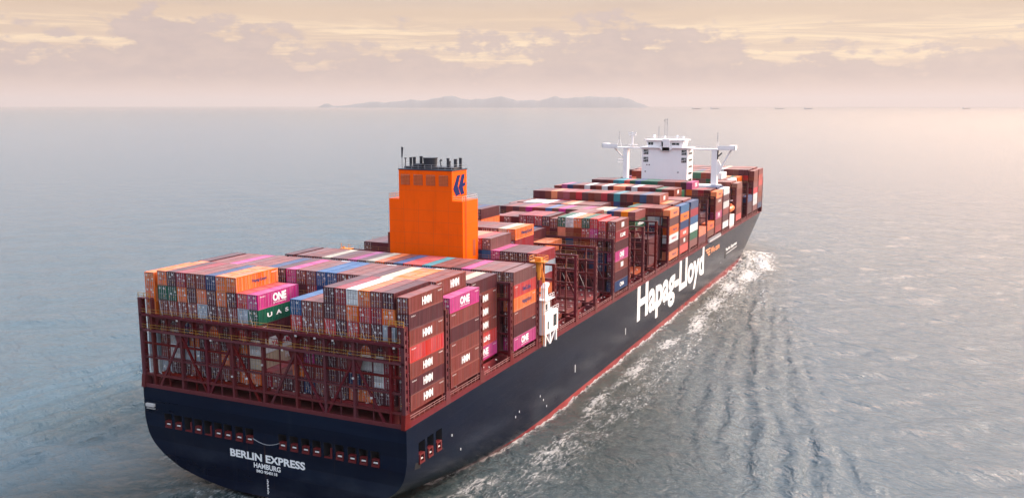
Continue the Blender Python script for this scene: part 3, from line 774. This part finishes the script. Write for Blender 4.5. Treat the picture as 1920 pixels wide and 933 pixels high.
# emblem on the side
em = MB()
def EP(pts): return [(61.7+(x-15)/120*5.6, 57.6-yy/240*5.0) for x, yy in pts]
for pts in ([(57, 0), (92, 0), (62, 118), (88, 222), (42, 235), (12, 150)], [(106, -3), (140, -5), (122, 100), (150, 88), (144, 128), (118, 140), (134, 222), (98, 230), (72, 140)]):
    em.prism(EP(pts), 'x', 7.205, 7.24)
em.build('funnel_emblem', mat('emblem_navy', (.003, .012, .085), .6, spec=.1), funo)
for x0, x1 in ((-10.2, -7.6), (7.4, 9.9)):
    m = MB()
    for h in (.6, 1.15):
        m.beam((x0, 61.1, 51.7+h), (x1, 61.1, 51.7+h), .07); m.beam((x0, 68.9, 51.7+h), (x1, 68.9, 51.7+h), .07)
        xx = x0 if x0 < 0 else x1; m.beam((xx, 61.1, 51.7+h), (xx, 68.9, 51.7+h), .07)
    for k in range(8): m.beam((xx, 61.1+k*1.11, 51.7), (xx, 61.1+k*1.11, 52.9), .07)
    m.build('funnel_railing', M_dirty if x0 > 0 else M_orange, funo)
m = MB()
for h in (.55, 1.1):
    for a, b_ in (((-7.4, 61), (7.2, 61)), ((7.2, 61), (7.2, 68.6)), ((-7.4, 68.6), (7.2, 68.6)), ((-7.4, 61), (-7.4, 68.6))): m.beam((*a, 59+h), (*b_, 59+h), .05)
for k in range(9): m.beam((-7.4+k*1.825, 61, 59), (-7.4+k*1.825, 61, 60.1), .05); m.beam((-7.4+k*1.825, 68.6, 59), (-7.4+k*1.825, 68.6, 60.1), .05)
m.build('top_railing', M_grey, funo)
for (x, y, r_, h) in ((-5.7, 64, .34, 2.6), (-4.7, 64, .38, 2.7), (-3.1, 64.5, .38, 2.9), (4.6, 64, .34, 2.6), (6.2, 64.8, .4, 2.4), (7.0-.4, 66.6, .36, 2.6), (3.9, 66, .3, 1.8)):
    MB().cyl((x, y, 59), (x, y, 59+h), r_, 12).cyl((x, y, 59+h-.12), (x, y, 59+h+.02), r_+.07, 12).build('exhaust_pipe', M_black, funo)
MB().cyl((-.6, 64.6, 59), (-.6, 64.6, 61.6), 1.55, 24, 1.75).cyl((-.6, 64.6, 61.5), (-.6, 64.6, 61.65), 1.85, 24).build('exhaust_stack', M_black, funo, smooth=False)
MB().box(-7.0, 6.6, 63.0, 67.5, 59, 59.5).box(-4, -2, 62.5, 64, 59, 60.2).build('pipe_tray', M_black, funo)
MB().beam((-7.2, 64, 59), (-7.2, 64, 61.2), .16).box(-7.4, -7.0, 63.8, 64.2, 61.2, 61.5).build('mast_light', M_black, funo)
MB().beam((-8.2, 64, 51.7), (-8.2, 64, 61.6), .09).prism([(-8.35, 61.5), (-8.05, 61.5), (-7.8, 64.0), (-8.35, 64.1)], 'y', 63.95, 64.05).build('flag_staff', M_black, funo)
MB().cyl((2.6, 64.4, 59), (2.2, 64.4, 61), .13, 8).ball((2.5, 64.4, 61.1), .3, 8).build('floodlight', M_black, funo)
MB().box(10.0, 10.05, 66.2, 67.5, 38, 42).build('casing_door', M_louv, funo)
MB().box(-27, 27, 59.5, 69, DK, 23).build('engine_casing_deck', M_deck, ship)

# ------------------------------------------------------------------ orange provision crane, white deck house with davit
cr = MB(); cr.cyl((30.3, 58.9, 35), (30.3, 58.9, 36), .5, 10).cyl((30.3, 58.9, 35.6), (30.3, 58.9, 39.2), .75, 14)
cro = cr.build('deck_crane', M_orange, ship)
MB().box(28.7, 32.2, 57.6, 60.2, 39.1, 39.35).box(29.7, 31.2, 58.3, 59.6, 39.35, 40.2).build('crane_platform', M_orange, cro)
m = MB()
for h in (.6, 1.2):
    for a, b_ in (((28.7, 57.6), (32.2, 57.6)), ((32.2, 57.6), (32.2, 60.2)), ((28.7, 60.2), (32.2, 60.2)), ((28.7, 57.6), (28.7, 60.2))): m.beam((*a, 39.3+h), (*b_, 39.3+h), .08)
for a in ((28.7, 57.6), (30.4, 57.6), (32.2, 57.6), (32.2, 60.2), (28.7, 60.2)): m.beam((*a, 39.3), (*a, 40.5), .08)
m.build('crane_railing', M_orange, cro)
MB().beam((30.6, 59.5, 39), (28, 69, 29), .5, .6).build('crane_jib', M_orange, cro)
MB().cyl((30.3, 58.9, 19), (30.3, 58.9, 35.2), .32, 10).build('crane_post', M_frame, cro)
MB().beam((31.6, 59.6, 19.5), (31.6, 59.6, 39), .1).beam((31.1, 59.6, 19.5), (31.1, 59.6, 39), .1).build('crane_ladder', M_orange, cro)
wh = MB(); wh.box(28.6, 31.2, 61.0, 69.2, 21.5, 26.4); who = wh.build('deck_house', M_hw, ship)
MB().box(28.8, 30.8, 61.2, 65.0, 26.4, 29.6).build('control_cabin', M_hw, who)
MB().prism([(63.0, 29.6), (64.4, 29.6), (64.6, 32.0), (65.6, 32.6), (65.4, 33.2), (64.2, 33.1), (63.2, 32.2)], 'x', 29.2, 30.4).build('davit_arm', M_hw, who)
MB().box(28.5, 31.6, 60.8, 66.2, 29.6, 29.75).build('cabin_roof', M_hw, who)
for y in (61.6, 64.6, 68.4): MB().beam((30.9, y, DK), (30.9, y, 21.5), .5).build('support_leg', M_hw, who)
MB().beam((30.9, 62, 21.4), (30.9, 64.4, DK), .3).beam((30.9, 67.8, 21.4), (30.9, 65, DK), .3).build('support_brace', M_hw, who)
for y0, y1, z0, z1 in ((66.2, 68.2, 22.6, 25.4), (62.6, 63.3, 22.6, 24.4), (62.2, 63.4, 26.9, 28.6)): MB().box(31.19 if z0 < 26 else 30.79, 31.25 if z0 < 26 else 30.85, y0, y1, z0, z1).build('window', M_glass, who)
m = MB()
for zz, ya, yb in ((26.4, 61.0, 69.2), (29.75, 60.8, 66.2)):
    for h in (.55, 1.1): m.beam((31.3, ya, zz+h), (31.3, yb, zz+h), .07); m.beam((28.7, ya, zz+h), (31.3, ya, zz+h), .07)
    for k in range(6): m.beam((31.3, ya+(yb-ya)*k/5, zz), (31.3, ya+(yb-ya)*k/5, zz+1.1), .07)
m.build('cabin_railing', M_hw, who)
MB().box(27.0, 28.2, 66.5, 69, 24, 27.5).build('orange_winch', M_orange, ship)
MB().beam((-29, 68, DK), (-29, 68, 37.6), .4).box(-29.6, -26.5, 67, 69, 37.0, 37.2).beam((-29.4, 67.5, 37), (-29.4, 67.5, 38.6), .1).beam((-27, 67.5, 37), (-27, 67.5, 38.4), .1).build('port_crane', M_orange, ship)

# ------------------------------------------------------------------ bridge house
HW = M_hw
h0 = MB(); h0.box(-10.8, 10.3, 279, 290, 20, 55.0); ho = h0.build('bridge_house', HW, ship)
MB().box(-24.5, 24.0, 279.4, 289.5, 20, 38.6).build('accommodation_block', HW, ho)
MB().box(-11.6, 11.2, 278.2, 290.6, 55.0, 55.35).build('walkway_deck', HW, ho)
MB().prism([(-2.5, 55.0), (-1.2, 53.8), (2.2, 53.8), (3.6, 55.0)], 'y', 278.2, 279).box(-1.2, 2.2, 278.2, 279, 53.7, 59).build('stair_trunk', HW, ho)
MB().prism([(-8.3, 55.35), (7.6, 55.35), (8.3, 58.3), (-9.3, 58.3)], 'y', 280, 289).build('wheelhouse', HW, ho)
MB().box(-9.9, 9.0, 279.3, 290, 58.3, 58.75).build('wheelhouse_roof', HW, ho)
for x0, x1, z0, z1 in ((-8.2, -7.1, 56.3, 57.5), (-6.9, -5.9, 56.3, 57.5)): MB().box(x0, x1, 279.94, 280, z0, z1).build('window', M_glass, ho)
for x0, x1 in ((2.9, 4.6), (4.8, 6.2)): MB().box(x0, x1, 279.94, 280, 56.4, 57.3).build('window', M_glass, ho)
MB().box(-1.5, -.8, 278.15, 278.2, 55.6, 57.9).build('door', M_glass, ho)
for zt in (54.2, 50.8):
    for x0 in (-10.1, 7.6):
        MB().box(x0, x0+2.4, 278.95, 279.0, zt-2.2, zt).build('stair_opening', M_glass, ho)
        m = MB(); m.beam((x0, 278.9, zt-1.6), (x0+2.4, 278.9, zt-.5), .14)
        for k in range(4): m.beam((x0+.1+k*.72, 278.88, zt-2.2), (x0+.1+k*.72, 278.88, zt), .07)
        m.beam((x0, 278.88, zt-1.1), (x0+2.4, 278.88, zt-1.1), .07); m.build('stair', HW, ho)
for x, zz in ((-8.3, 47.3), (-7.2, 47.3), (-9.0, 44.2), (6.3, 44.2), (.8, 36), (16, 36.5)):
    MB().cyl((x, 278.9 if abs(x) < 11 else 279.3, zz), (x, 279.05 if abs(x) < 11 else 279.45, zz), .28, 12).build('porthole', M_glass, ho)
for z0 in (41, 44, 47, 50, 53):
    MB().box(10.28, 10.34, 282, 288.5, z0-.9, z0).build('side_window', M_glass, ho)
# bridge wings, pillars, braces
for s_ in (-1, 1):
    w_ = MB(); w_.box(*(sorted((s_*10.5, s_*31))), 281.5, 285.5, 54.4, 54.9); wo = w_.build('bridge_wing', HW, ho)
    MB().box(*(sorted((s_*23.5, s_*31))), 281.4, 281.7, 54.9, 56.3).box(*(sorted((s_*30.8, s_*31.1))), 281.4, 285.6, 54.9, 56.3).box(*(sorted((s_*28.2, s_*31))), 281.5, 285.5, 56.3, 56.55).build('wing_bulwark', HW, wo)
    m = MB(); m.beam((s_*10.8, 281.5, 56.0), (s_*23.5, 281.5, 56.0), .1); m.beam((s_*10.8, 281.5, 55.5), (s_*23.5, 281.5, 55.5), .08)
    for k in range(9): m.beam((s_*(10.8+k*1.58), 281.5, 54.9), (s_*(10.8+k*1.58), 281.5, 56.0), .1)
    m.build('wing_railing', HW, wo)
    x = 21.9 if s_ > 0 else -19.6; wd = 1.25 if s_ > 0 else .95
    MB().box(x-wd, x+wd, 281.7, 285.3, 38.6, 54.4).build('pillar', HW, wo)
    if s_ > 0: MB().prism([(23.1, 42.5), (29.3, 54.4), (28.5, 54.4), (23.1, 44.5)], 'y', 283, 284).prism([(22.0, 45), (23.1, 42.2), (25.2, 46.3), (23.4, 50)], 'y', 283.1, 283.9).build('wing_brace', HW, wo)
    else: MB().beam((-20.3, 283.5, 49.3), (-25.4, 283.5, 54.4), .5).box(-23.6, -20.4, 282.5, 284.5, 48.9, 49.2).box(-23.6, -21, 282.6, 284.4, 47.8, 48.0).build('wing_brace', HW, wo)
MB().box(23.2, 23.7, 281.6, 282.2, 50.2, 54.3).beam((23.6, 281.8, 51.6), (25.2, 281.8, 53.2), .5).build('suez_light', M_black, ho)
# masts, scanners, domes
def mast(x, y, z0, z1, r_=.16, arms=(), m_=None, nm='mast'):
    m = MB().cyl((x, y, z0), (x, y, z1), r_, 8)
    for zz, wd in arms: m.beam((x-wd, y, zz), (x+wd, y, zz), .12)
    return m.build(nm, m_ or HW, ho)
m = MB()
for dx in (-.6, .9): m.beam((-1.2+dx*.9, 284, 58.7), (-1.2+dx*.7, 284, 68.3), .13)
for k in range(8): m.beam((-1.8, 284, 59.6+k*1.15), (-.5, 284, 59.6+k*1.15), .1)
m.box(-1.95, -1.6, 283.8, 284.2, 66.8, 67.6).box(-.75, -.35, 283.8, 284.2, 65.7, 66.3).box(-.75, -.35, 283.8, 284.2, 67.3, 68.0)
m.build('signal_mast', HW if False else M_grey, ho)
mast(-4.4, 284, 58.7, 64.6, .14, m_=M_grey, nm='aerial')
for x, zz, r_ in ((-6.2, 60.2, .75), (-1.2, 59.9, .5), (4.6, 60.0, .75), (7.4, 59.7, .6)): MB().cyl((x, 283, 58.7), (x, 283, zz-.3), .35, 10).ball((x, 283, zz), r_, 12).build('satellite_dome', mat('dome_white', (.75, .74, .72), .35), ho, smooth=True)
m = MB()
for h in (.5, 1.0):
    for yy in (279.5, 289.8): m.beam((-9.8, yy, 58.75+h), (8.9, yy, 58.75+h), .06)
for k in range(14): m.beam((-9.8+k*1.44, 279.5, 58.75), (-9.8+k*1.44, 279.5, 59.75), .06)
m.build('roof_railing', HW, ho)
mast(5.6, 281, 58.7, 60.6, .12, ((60.3, .9),), M_grey, 'loudhailer_mast'); mast(8.6, 280, 55.4, 60.4, .12, nm='antenna_post')
m = MB().cyl((-16.8, 283.5, 54.9), (-16.8, 283.5, 60.4), .42, 10).box(-18.4, -15.2, 283, 284, 60.4, 60.8).box(-18.8, -15.0, 283.2, 283.8, 61.2, 61.7).cyl((-16.8, 283.5, 60.4), (-16.8, 283.5, 62.1), .3, 8)
m.box(-18.6, -14.6, 282.4, 284.6, 56.0, 56.15); m.build('radar_mast', HW, ho)
for x, top, b_ in ((-23.0, 62.2, 56.2), (22.9, 62.4, 56.6)):
    m = MB()
    for dx in (-.75, .75): m.beam((x+dx*(1.6 if x < 0 else .5), 283, 54.9), (x+dx*.4, 283, 58.5), .14)
    m.beam((x, 283, 58), (x, 283, top), .13)
    for k in range(4): m.box(x-.2, x+.2, 282.8, 283.2, 58.2+k*1.1, 58.7+k*1.1, 1)
    m.build('wing_light_mast', [HW, M_grey], ho)
# port and starboard lifeboats with davits, pilot ladder, ventilators
for s_ in (1, -1):
    L_ = MB(); xs = s_*28.9
    prof = [(279.5, .3, .6), (280.6, 1.2, 1.2), (283, 1.6, 1.5), (287.5, 1.65, 1.5), (290.5, 1.3, 1.3), (291.5, .4, .7)]; n = 12; rows = []
    for y, rx, rz in prof:
        rows.append(len(L_.v)); L_.v += [(xs+rx*math.cos(2*math.pi*k/n), y, 28.0+rz*math.sin(2*math.pi*k/n)) for k in range(n)]
    for a, b_ in zip(rows, rows[1:]):
        for k in range(n): L_.f.append((a+k, a+(k+1) % n, b_+(k+1) % n, b_+k)); L_.m.append(0)
    L_.f += [tuple(range(rows[0], rows[0]+n)), tuple(range(rows[-1], rows[-1]+n))]; L_.m += [0, 0]
    lr = L_.build('lifeboat', M_boat, None, smooth=True)
    tag(lr, f'orange enclosed lifeboat hanging beside the white bridge house on the {"starboard" if s_ > 0 else "port"} side', 'lifeboat', 'lifeboats at the bridge house')
    MB().box(*(sorted((xs-s_*.8, xs+s_*.8))), 284, 286.5, 29.3, 30.2).build('canopy', M_boat, lr)
    MB().box(*(sorted((xs+s_*.79, xs+s_*.83))), 284.4, 286.1, 29.5, 29.9).build('window', M_glass, lr)
    for y in (280.5, 290.3): MB().beam((s_*27, y, 22), (s_*27.4, y, 31), .4).beam((s_*27.3, y, 31), (s_*29.2, y, 31.4), .35).build('davit', HW, ship)
    MB().box(*(sorted((s_*25, s_*30.1))), 280.2, 290.5, DK, 25.3).build('boat_deck_house', HW, ship)
# silver gangway and its rail stowed along the starboard deck edge
g = MB(); g.box(30.6, 31.3, 234.5, 257, 19.6, 20.3)
for k in range(23): g.box(30.55, 31.35, 234.6+k*.97, 234.75+k*.97, 20.3, 20.9)
g.build('gangway', mat('aluminium', (.55, .54, .55), .35, metal=.3), ship)

# ================================================================== sea
def sea():
    def axis(c0, c1, st, g, far):
        a = list(np.arange(c0, c1, st)); s = st; x = a[-1]
        while x < far: s *= g; x += s; a.append(x)
        s = st; x = a[0]; pre = []
        while x > -far: s *= g; x -= s; pre.append(x)
        return np.array(pre[::-1]+a)
    X = axis(-75, 150, .95, 1.022, 58000); Y = axis(-45, 400, 1.0, 1.022, 58000)
    X = np.unique(X); nx, ny = len(X), len(Y)
    xx, yy = np.meshgrid(X, Y); dx = np.gradient(X)[None, :]+0*yy; dy = np.gradient(Y)[:, None]+0*xx; cell = np.maximum(dx, dy)
    r = np.random.default_rng(3); zz = np.zeros_like(xx)
    for k in range(34):
        lam = 4.0*1.11**k if k < 24 else r.uniform(5, 14); th = R(-62)+r.normal(0, .42); kk = 2*math.pi/lam
        amp = .0068*lam**.72; ph = r.uniform(0, 6.28)
        f = np.clip((lam/cell-3)/3, 0, 1)
        arg = kk*(xx*math.cos(th)+yy*math.sin(th))+ph+.6*np.sin(kk*.23*(xx*math.sin(th)-yy*math.cos(th))+ph*2)
        zz += amp*f*(np.sin(arg)+.25*np.sin(2*arg+1.57))
    # ship made waves, both sides
    ax = np.abs(xx); wlh = np.interp(yy[:, 0], np.arange(-5, 410, 1.), [wl_half(v) for v in np.arange(-5, 410, 1.)])[:, None]+0*xx
    aft = np.clip(345-yy, 0, None)
    q = ax-34-.215*aft                                            # distance outside the Kelvin edge
    wob = 1.5*np.sin(yy*.035+1)+.8*np.sin(yy*.09+ax*.05)+.5*np.sin(yy*.21+2)
    env = np.clip(1-np.abs(q+13)/17, 0, 1)**.6*np.clip(aft/18, 0, 1)*np.exp(-aft/900)*(cell < 4)
    mod = .6+.4*np.sin(yy*.06+ax*.11+1)*np.sin(yy*.023+2)
    pha = q+.06*aft+wob
    wv = mod*(.55*np.sin(2*math.pi*pha/11.5)+.30*np.sin(2*math.pi*(pha*1.04+.03*aft)/6.3+1.2)+.14*np.sin(2*math.pi*pha/3.4))
    th = (ax-29+1.2*np.sin(yy*.05)+.5*np.sin(yy*.17+ax*.2))/(aft+42); lam1 = (aft+42)/46
    fw_ = np.clip((th-.035)/.05, 0, 1)*np.clip((.245-th)/.04, 0, 1)*np.clip(aft/30, 0, 1)*(cell < 4)*(yy > -60)
    mod2 = np.clip(.75+.35*np.sin(yy*.045+30*th)+.30*np.sin(yy*.11+ax*.08), .25, 1.3)
    fan = lam1*(.052*np.sin(2*math.pi*46*th+1.5*np.sin(yy*.05+ax*.03))+.008*np.sin(2*math.pi*23*th+1+.03*yy)+.016*np.sin(2*math.pi*77*th+.09*yy+2*np.sin(yy*.13))+.010*np.sin(2*math.pi*110*th-.12*yy))*mod2
    zz += .88*fw_*fan
    chop = np.sin(.8*xx+.9*yy+np.sin(.21*yy)*2)*.5+np.sin(1.3*xx-.6*yy+2*np.sin(.17*xx))*.4
    zz += .8*env*wv+.12*env*chop
    d = ax-wlh
    near = np.exp(-np.clip(d, 0, None)/12)*(d > -3)*(yy > -40)*(yy < 350)*(cell < 3)
    zz += near*.30*(chop+np.sin(1.9*yy+.7*xx)*.6)
    bow = np.exp(-((yy-318)/30)**2)*np.exp(-((d-4)/6)**2)*1.6; zz += bow*(.7+.4*chop)
    edge = np.exp(-((q+1)/3.)**2)*np.clip(1-aft/170, 0, 1)*np.clip(aft/8, 0, 1)*(cell < 4); zz += edge*(.5+.5*np.sin(yy*.33+np.sin(yy*.1)*3)*np.sin(yy*.071+1))
    fade = np.clip(1-(cell-4)/20, 0, 1); zz *= fade
    # foam mask
    lane = 8.2+1.6*np.sin(yy*.045)+.9*np.sin(yy*.11+2)+np.clip((yy-180)/120, 0, 1)*2; wdt = 4.2+np.clip((yy-150)/150, 0, 1)*4.5
    f1 = .9*np.exp(-((d-lane)/wdt)**2)*np.clip(.66+yy/800, .1, 1)*(yy < 345)*(yy > -40)*(.85+.15*np.sin(yy*.19+xx*.3))
    f2 = np.exp(-np.clip(d, 0, None)/1.8)*.85*(yy < 350)*(yy > 18)
    f3 = .62*np.clip(1.35-np.abs(d-6)/15, 0, 1)*np.clip((yy-215)/60, 0, 1)*np.clip((354-yy)/14, 0, 1)
    f4 = np.clip(.74-aft/420, 0, 1)*np.clip((-q)/4, 0, 1)*np.clip(aft/8, 0, 1)*(aft < 160)*(.75+.35*np.sin(2*math.pi*pha/9))*(d > 0)
    f5 = .46*np.exp(-((d-14)/11)**2)*(yy < 330)*(yy > -30)
    f6 = 1.0*np.exp(-((yy+2.5)/5)**2)*np.clip(1.3-ax/10, 0, 1)+.30*(xx > 0)*np.exp(-((yy-4)/16)**2)*np.exp(-((ax-27)/9)**2)
    f7 = .85*edge*(.5+.5*np.sin(yy*.24+np.sin(yy*.07)*2))
    crest = .3*np.clip(fw_*fan*1.6-.45, 0, 1)*(xx < 75)
    foam = np.clip(np.maximum.reduce([f1, f2, f3, f4, f5, f6, f7, crest]), 0, 1)*(q < 8)*(cell < 5)
    tw = 12+.15*aft; turb = np.clip(np.clip(1.25-np.clip(d, 0, None)/tw, 0, 1)*np.clip((345-yy)/30, 0, 1)*(yy > -60)*np.clip(.85+.25*np.sin(yy*.05+ax*.09), 0, 1)+f6, 0, 1)*(cell < 5)
    me = bpy.data.meshes.new('sea'); n = nx*ny
    co = np.stack([xx, yy, zz], -1).reshape(-1, 3).astype(np.float32)
    idx = np.arange(n).reshape(ny, nx); qd = np.stack([idx[:-1, :-1], idx[:-1, 1:], idx[1:, 1:], idx[1:, :-1]], -1).reshape(-1, 4)
    me.vertices.add(n); me.vertices.foreach_set('co', co.ravel()); nf = len(qd)
    me.loops.add(nf*4); me.loops.foreach_set('vertex_index', qd.ravel().astype(np.int32))
    me.polygons.add(nf); me.polygons.foreach_set('loop_start', np.arange(0, nf*4, 4, dtype=np.int32)); me.polygons.foreach_set('loop_total', np.full(nf, 4, np.int32))
    me.polygons.foreach_set('use_smooth', np.ones(nf, bool)); me.update(calc_edges=True)
    for nm_, arr in (('foam', foam), ('churn', turb)):
        a = me.attributes.new(nm_, 'FLOAT', 'POINT'); a.data.foreach_set('value', arr.ravel().astype(np.float32))
    print('sea verts', n)
    m = bpy.data.materials.new('sea_water'); m.use_nodes = True; t = NT(m.node_tree); b = m.node_tree.nodes['Principled BSDF']
    tc = t.n('ShaderNodeTexCoord'); P = tc.outputs['Object']
    fa = t.n('ShaderNodeAttribute', attribute_name='foam'); ca = t.n('ShaderNodeAttribute', attribute_name='churn')
    fn = t.noise(P, (.75, .26, .5), 9, .72, dist=.8); fn2 = t.noise(P, (.09, .05, .1), 5, .6, (4, 4, 0)); fn3 = t.noise(P, (1.9, .75, 2), 5, .65, (1, 8, 0))
    lace = t.math('SUBTRACT', 1., t.math('MULTIPLY', t.math('ABSOLUTE', t.math('SUBTRACT', fn, .5)), 7.), clamp=True)
    v = t.math('ADD', t.math('MULTIPLY', fa.outputs['Fac'], .95), t.math('ADD', t.math('MULTIPLY', t.math('SUBTRACT', fn2, .5), .3), t.math('ADD', t.math('MULTIPLY', t.math('SUBTRACT', fn, .5), 2.0), t.math('MULTIPLY', t.math('SUBTRACT', fn3, .5), .55))))
    v = t.math('ADD', v, t.math('MULTIPLY', lace, .12))
    gate = t.sm(fa.outputs['Fac'], .04, .3)
    mask = t.math('MULTIPLY', t.sm(v, .46, 1.08), gate)
    deep = t.mix(ca.outputs['Fac'], (.040, .074, .094, 1), (.003, .022, .026, 1))
    col = t.mix(mask, deep, (.62, .60, .58, 1)); t.l(col, b.inputs['Base Color'])
    t.l(t.math('MULTIPLY_ADD', mask, .5, .10), b.inputs['Roughness']); b.inputs['IOR'].default_value = 1.333
    b.inputs['Specular IOR Level'].default_value = .6
    rot = t.n('ShaderNodeMapping'); rot.inputs['Rotation'].default_value = (0, 0, R(28)); t.l(P, rot.inputs[0]); Pr = rot.outputs[0]
    w1 = t.noise(Pr, (.24, .60, 1), 6, .62, dist=.15); w2 = t.noise(Pr, (1.0, 2.4, 1), 5, .65, (5, 5, 5), dist=.1); w3 = t.noise(Pr, (.045, .11, 1), 3, .5, (2, 9, 5))
    hgt = t.math('ADD', t.math('MULTIPLY', w1, 1.05), t.math('ADD', t.math('MULTIPLY', w2, .22), t.math('MULTIPLY', w3, 2.4)))
    hgt = t.math('ADD', hgt, t.math('MULTIPLY', mask, .15))
    hgt = t.math('ADD', hgt, t.math('MULTIPLY', t.math('MULTIPLY', fn, ca.outputs['Fac']), .7))
    c1 = t.noise(P, (.30, .22, 1), 6, .68, (3, 3, 1), dist=.35); c2 = t.noise(P, (.9, .7, 1), 5, .7, (7, 1, 1), dist=.3)
    hgt = t.math('ADD', hgt, t.math('MULTIPLY', t.math('ADD', t.math('MULTIPLY', c1, 2.4), t.math('MULTIPLY', c2, .9)), ca.outputs['Fac']))
    bp = t.n('ShaderNodeBump'); bp.inputs[0].default_value = .92; bp.inputs[1].default_value = 1.0; t.l(hgt, bp.inputs['Height']); t.l(bp.outputs[0], b.inputs['Normal'])
    me.materials.append(m)
    o = add('sea', me); o['kind'] = 'structure'; return o
sea()

# ================================================================== distant island, far ships
def ray_xy(u, dist):
    a = YAW+math.atan((u-960)/FPX); return CAM.x+math.sin(a)*dist, CAM.y+math.cos(a)*dist
def island():
    prof = [(600, 0), (612, 3), (618, 4), (630, 1), (660, 2), (690, 6), (710, 8), (728, 6), (748, 9), (760, 9.5), (775, 11), (795, 9), (815, 14), (835, 18.5), (850, 19), (865, 15), (882, 11), (898, 13.5), (915, 13), (930, 16), (943, 18.5), (955, 14), (970, 10), (990, 11), (1010, 10), (1028, 14), (1042, 17.5), (1060, 14), (1085, 17), (1105, 18), (1135, 17), (1162, 16), (1178, 11), (1195, 5), (1208, 1.5), (1214, 0)]
    us = np.arange(598, 1216, 1.5); hh = np.interp(us, [p[0] for p in prof], [p[1] for p in prof]); hh = hh+np.clip(hh/6, 0, 1)*(np.sin(us*.31)*.35+np.sin(us*.83+1)*.3+np.sin(us*.17+2)*.4); dist = 36000
    mb = MB(); J = 9; r = np.random.default_rng(5); nrow = []
    for j in range(J):
        k = j/(J-1); i0 = len(mb.v); nrow.append(i0); prf = math.sin(math.pi*k)**.8
        ph = r.uniform(0, 6, 4)
        for u, h in zip(us, hh):
            x, y = ray_xy(u, dist+(k-.5)*5000)
            H = h/FPX*dist; rough = 1+.10*math.sin(u*.047+ph[0])+.05*math.sin(u*.13+ph[1]) if j != J//2 else 1
            base = (H*.92+CAM.z*.85*min(1, h/3)) if h > 0 else -3
            mb.v.append((x, y, max(-3, base*prf*rough+(-3 if prf < .05 else 0))))
    nu = len(us)
    for a, b_ in zip(nrow, nrow[1:]):
        for k in range(nu-1): mb.f.append((a+k, a+k+1, b_+k+1, b_+k)); mb.m.append(0)
    o = mb.build('hills', mat('island_forest', (.035, .065, .085), .9, grime=.5, gscale=.003), smooth=True); o['kind'] = 'structure'
island()
FS = [(1301, 19000, 190, 'dark'), (1335, 20000, 200, 'grey'), (1455, 20000, 200, 'grey'), (1508, 20000, 180, 'blue'), (1800, 22000, 180, 'dark')]
FL = ['leftmost of the tiny ships right of the distant island', 'second tiny ship right of the distant island', 'third tiny ship right of the distant island',
      'fourth tiny ship right of the distant island', 'rightmost tiny ship on the horizon']
FC = {'dark': (.05, .05, .06), 'grey': (.25, .26, .28), 'red': (.25, .06, .05), 'blue': (.05, .09, .18)}
for (u, dist, L, c), lb in zip(FS, FL):
    x, y = ray_xy(u, dist); e = bpy.data.objects.new('distant_ship', None); COL.objects.link(e); e.location = (x, y, 0); e.rotation_euler = (0, 0, random.uniform(.2, .7))
    tag(e, 'hazy '+lb, 'ship', 'ships on the horizon')
    MB().prism([(-L/2, 9), (-L/2+6, 0), (L/2-12, 0), (L/2, 11)], 'y', -14, 14).build('hull', mat('far_hull_'+c, FC[c], .6), e)
    MB().box(-L/2+8, -L/2+26, -13, 13, 9, 34).box(-L/2+10, -L/2+16, -4, 4, 34, 42).build('superstructure', mat('far_white', (.5, .5, .5), .6), e)
    MB().box(-L/2+34, L/2-30, -13, 13, 9, 16).build('cargo', mat('far_cargo', (.2, .12, .1), .7), e)

# ================================================================== sea haze
hz = MB(); hz.box(-60500, 60500, -60500, 60500, -10, 560)
hm = bpy.data.materials.new('sea_haze'); hm.use_nodes = True; t = NT(hm.node_tree); hm.node_tree.nodes.clear()
pv = t.n('ShaderNodeVolumePrincipled'); pv.inputs['Color'].default_value = (.565, .52, .505, 1); pv.inputs['Density'].default_value = 2.8e-5; pv.inputs['Anisotropy'].default_value = .1
mo = t.n('ShaderNodeOutputMaterial'); t.l(pv.outputs[0], mo.inputs['Volume'])
o = hz.build('haze', hm); tag(o, 'thin evening haze over the sea', 'haze', kind='stuff')
